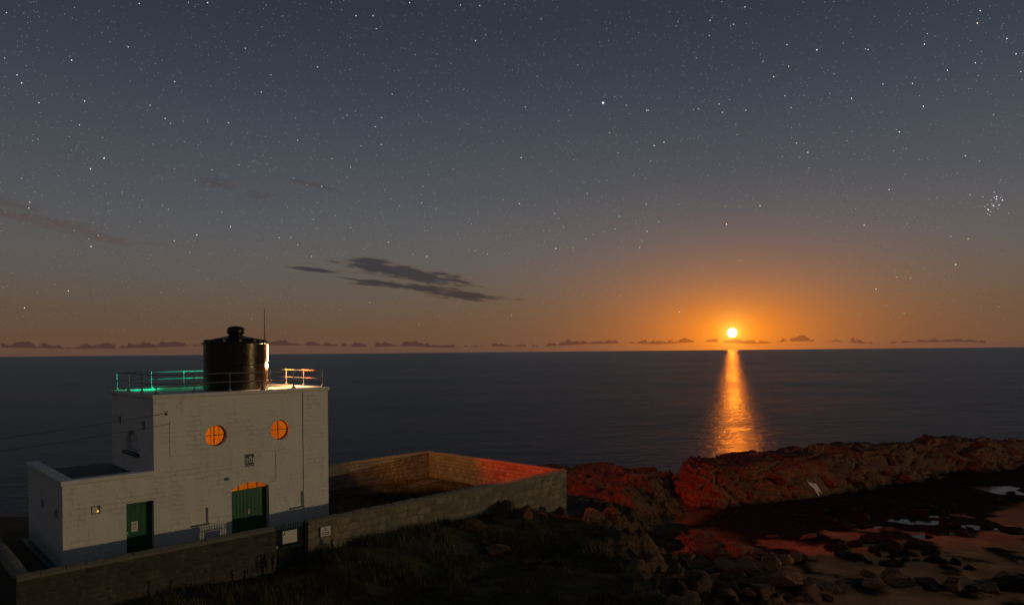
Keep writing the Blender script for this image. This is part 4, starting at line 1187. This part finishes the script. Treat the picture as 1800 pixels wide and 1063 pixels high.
# ================================================================== grass and weeds
m_grass, n, bs, out = mat('grass_blades')
t = n.n('ShaderNodeNewGeometry').outputs['Position']
n.put(bs.inputs['Base Color'], n.mix(n.rng(n.noise(t, 0.6, 4), 0.35, 0.65), (0.036, 0.038, 0.012, 1), (0.14, 0.100, 0.036, 1)))
bs.inputs['Roughness'].default_value = 0.8
nb = 150000
rs = np.random.RandomState(5)
bx_ = np.concatenate([rs.uniform(-17, 9, nb), rs.uniform(-9, 3, 30000)]); by_ = np.concatenate([rs.uniform(19.5, 44, nb), rs.uniform(36, 50, 30000)])
zz, gg, ro_, sa_, we_ = ground(bx_, by_)
lx_, ly_ = to_local(bx_, by_)
keep = (gg > 0.6) & ((ly_ < -3.35) | ((ly_ > -2.4) & (ly_ < 9.6) & (lx_ > 12) & (lx_ < 25))) & (fbm(np.stack([bx_, by_, 0 * bx_], -1) * 0.9, 3, 91) > 0.36)
bx_, by_, zz = bx_[keep], by_[keep], zz[keep]
k = len(bx_)
tall = fbm(np.stack([bx_, by_, 0 * bx_], -1) * 0.35, 3, 95)
hh = rs.uniform(0.08, 0.26, k) * (0.5 + 1.5 * sstep(0.35, 0.7, tall)); a = rs.uniform(0, 6.28, k); wd = rs.uniform(0.008, 0.02, k)
lean = rs.uniform(0.0, 0.6, k) * hh; la = rs.normal(2.9, 0.9, k)
v0 = np.stack([bx_ - np.cos(a) * wd, by_ - np.sin(a) * wd, zz - 0.03], -1); v1 = np.stack([bx_ + np.cos(a) * wd, by_ + np.sin(a) * wd, zz - 0.03], -1)
v2 = np.stack([bx_ + np.cos(la) * lean, by_ + np.sin(la) * lean, zz + hh], -1)
gm = bpy.data.meshes.new('grass')
co = np.stack([v0, v1, v2], 1).reshape(-1, 3)
gm.vertices.add(len(co)); gm.vertices.foreach_set('co', co.ravel())
gm.loops.add(len(co)); gm.loops.foreach_set('vertex_index', np.arange(len(co), dtype=np.int32))
gm.polygons.add(k); gm.polygons.foreach_set('loop_start', np.arange(0, 3 * k, 3, dtype=np.int32))
gm.update(); gm.validate()
go = link('grass', gm, m_grass)
tag(go, 'rough dark grass covering the bank and the yard', 'grass', kind='stuff')

m_weed = simple('dead_dock_stems', (0.035, 0.022, 0.012), 0.85, 0, 0.3, 6.0, 0.2, 0.002)
def dock(x, y, stems, hgt, label):
    z = height_fast(x, y)
    p = empty('weed_plant', (x, y, z)); tag(p, label, 'plant')
    for i in range(stems):
        ox, oy = rnd.uniform(-.22, .22) if stems > 1 else 0, rnd.uniform(-.12, .12) if stems > 1 else 0
        h = hgt * rnd.uniform(0.7, 1.05); lx0, ly0 = rnd.uniform(-.08, .08), rnd.uniform(-.08, .08)
        st = MB().tube([(ox, oy, -0.05), (ox + lx0 * .5, oy + ly0 * .5, h * .5), (ox + lx0, oy + ly0, h)], [0.014, 0.011, 0.006], 6).build('stem', m_weed, p)
        sd_ = MB()
        for j in range(46):
            t_ = rnd.uniform(0.42, 1.0); q = Vector((ox + lx0 * t_, oy + ly0 * t_, h * t_)); d = Vector((rnd.gauss(0, 1), rnd.gauss(0, 1), rnd.gauss(0.4, .5))).normalized()
            l = rnd.uniform(0.03, 0.10) * (1.3 - t_ * 0.6); e = d.orthogonal().normalized() * rnd.uniform(.012, .028)
            sd_.add([q - e, q + e, q + d * l + e * .6, q + d * l - e * .6], [(0, 1, 2, 3)])
        sd_.build('seed_head', m_weed, st)
def front_of_wall(lx0, off=0.45):
    q = to_world(lx0, -3.05 - 0.2 - off); return q.x, q.y
dock(*front_of_wall(2.6, 0.7), 1, 0.95, 'single dark seed stalk before the wall left of the gate')
dock(*front_of_wall(6.7, 0.35), 6, 1.05, 'clump of tall dark stalks beside the gate')
dock(*front_of_wall(9.5, 0.3), 2, 0.7, 'small dark stalks at the wall foot below the white notice')
dock(*front_of_wall(5.6, 0.4), 1, 0.7, 'thin single stalk between the gate clump and the long stalk')

# ================================================================== moon and stars
def sky_dir(az_, el_): return Vector((math.sin(az_) * math.cos(el_), math.cos(az_) * math.cos(el_), math.sin(el_)))
DM = 400000.0
bm = bmesh.new(); bmesh.ops.create_icosphere(bm, subdivisions=4, radius=DM * 0.0058)
me = bpy.data.meshes.new('moon'); bm.to_mesh(me); bm.free()
me.polygons.foreach_set('use_smooth', [True] * len(me.polygons))
m_moon = emit('moon_light', (1.0, 0.225, 0.008, 1), 3000.0)
moon = link('moon', me, m_moon)
moon.location = sky_dir(MOON_AZ, MOON_EL) * DM
tag(moon, 'bright full moon just above the sea horizon in an orange glow', 'moon')

def px_dir(px, py):
    u = (px - 900) / 1200; v = (618 - py) / 1200
    return Vector((u * math.cos(CR) + v * math.sin(CR), 1.0, -u * math.sin(CR) + v * math.cos(CR))).normalized()
m_star = bpy.data.materials.new('starlight'); m_star.use_nodes = True
nt = m_star.node_tree; nt.nodes.clear(); n = NT(nt)
e_ = n.n('ShaderNodeEmission'); at = n.n('ShaderNodeAttribute', attribute_name='tint'); o_ = n.n('ShaderNodeOutputMaterial')
nt.links.new(at.outputs['Color'], e_.inputs[0]); e_.inputs[1].default_value = 1.0; nt.links.new(e_.outputs[0], o_.inputs[0])
m_star.cycles.emission_sampling = 'NONE'
def star_mesh(name, stars):
    """stars: direction, angular radius, colour; each one a small octahedron"""
    vs, fs, cs = [], [], []
    D_ = 28000.0
    for d, r_, c_ in stars:
        p = d * D_; q = r_ * D_; o_ = len(vs)
        vs += [p + Vector(w_) * q for w_ in ((1, 0, 0), (-1, 0, 0), (0, 1, 0), (0, -1, 0), (0, 0, 1), (0, 0, -1))]
        fs += [(o_ + a_, o_ + b_, o_ + c2) for a_ in (0, 1) for b_ in (2, 3) for c2 in (4, 5)]
        cs += [c_ + (1,)] * 6
    me = bpy.data.meshes.new(name); me.from_pydata([tuple(v) for v in vs], [], fs)
    ca_ = me.color_attributes.new('tint', 'FLOAT_COLOR', 'POINT')
    ca_.data.foreach_set('color', np.array(cs, dtype=np.float32).ravel())
    me.update()
    return me
TINTS = [(0.75, 0.85, 1.0), (0.95, 0.97, 1.0), (1.0, 0.95, 0.85), (1.0, 0.80, 0.62), (0.62, 0.75, 1.0)]
sr = random.Random(21)
stars = []
for i in range(22000):
    a_ = sr.uniform(-1.25, 1.25); e0 = math.asin(sr.uniform(0.03, 0.80))
    ext = min(1.0, 0.25 + e0 / 0.25)
    b_ = min(1.0, 0.06 * sr.random() ** -0.56) * ext
    mda = math.hypot(a_ - MOON_AZ, e0 - MOON_EL)
    if mda < 0.16 and sr.random() < 0.75: continue
    tn = sr.choices(TINTS, (3, 4, 3, 2, 2))[0]
    if e0 < 0.15: tn = (1.0, 0.80, 0.55)
    s_ = 1.1 + 1.5 * b_
    if (-0.30 < a_ < 0.0 and 0.075 < e0 < 0.135): continue
    stars.append((sky_dir(a_, e0), 0.00030 + 0.00022 * b_, tuple(c_ * s_ * (0.29 + 0.52 * min(1, b_ * 1.6)) for c_ in tn)))
for (px, py, b_, tn) in [(1436, 88, .9, 4), (38, 146, .8, 4), (30, 132, .6, 4), (183, 278, .8, 0), (159, 297, .7, 0), (126, 106, .6, 0), (1137, 194, .55, 1), (916, 277, .7, 4), (1167, 250, .55, 3), (1150, 256, .6, 4), (1277, 394, .75, 3),
                         (977, 437, .6, 3), (1581, 232, .7, 4), (1623, 187, .65, 4), (1604, 147, .5, 0), (1497, 173, .55, 4), (120, 511, .5, 3), (160, 433, .6, 0), (346, 413, .5, 2), (43, 541, .5, 3), (1194, 548, .6, 3), (1718, 41, .65, 3), (1723, 19, .55, 0),
                         (836, 72, .55, 1), (1552, 148, .5, 4), (1625, 78, .6, 0), (1770, 68, .5, 0), (402, 216, .5, 0), (149, 178, .5, 0), (626, 28, .5, 0), (558, 118, .45, 0), (365, 5, .5, 1), (720, 5, .5, 3), (1540, 508, .4, 2), (1680, 465, .55, 2), (1519, 396, .45, 2),
                         (1563, 333, .4, 2), (1420, 268, .4, 2), (1264, 183, .5, 3), (1360, 135, .5, 3), (1248, 36, .5, 0), (1697, 274, .4, 1), (1786, 95, .5, 0)]:
    tint = TINTS[tn]; stars.append((px_dir(px, py), 0.00045 + 0.00040 * b_, tuple(c_ * (1.0 + 1.3 * b_) for c_ in tint)))
so = link('stars', star_mesh('stars', stars), m_star)
tag(so, 'countless small stars scattered over the night sky', 'stars', kind='stuff')
cap = link('bright_star', star_mesh('bright_star', [(px_dir(1060, 181), 0.0017, (1.25, 1.25, 1.35))]), m_star)
tag(cap, 'single brightest white star high in the middle of the sky', 'star')
cl = []
for (x, y, b_) in [(1752, 345.5, 1), (1751.5, 350, 1), (1762, 351.5, 1), (1746.5, 361.5, 1.25), (1756, 360.5, .9), (1737.5, 369, 1), (1736, 367.5, .6), (1747.5, 338, .5), (1748, 347, .6), (1759, 347.5, .5), (1731, 363, .4), (1742, 351.5, .4), (1743.5, 358, .4), (1727.5, 346, .4), (1742, 372, .4), (1736.5, 376, .35), (1740, 378, .4),
                   (1754, 367, .3), (1705, 342.5, .5), (1773, 374.5, .35), (1736, 360, .3), (1751, 355, .3)]:
    cl.append((px_dir(x, y), 0.00036 + 0.00036 * b_, tuple(c_ * (0.6 + 1.2 * b_) for c_ in (0.80, 0.84, 1.0))))
clo = link('star_cluster', star_mesh('star_cluster', cl), m_star)
tag(clo, 'tight cluster of bluish stars low towards the edge of the sky', 'star cluster')
print('STONES', [c_ for _, c_ in counts], 'stars', len(stars), 'grass', k)
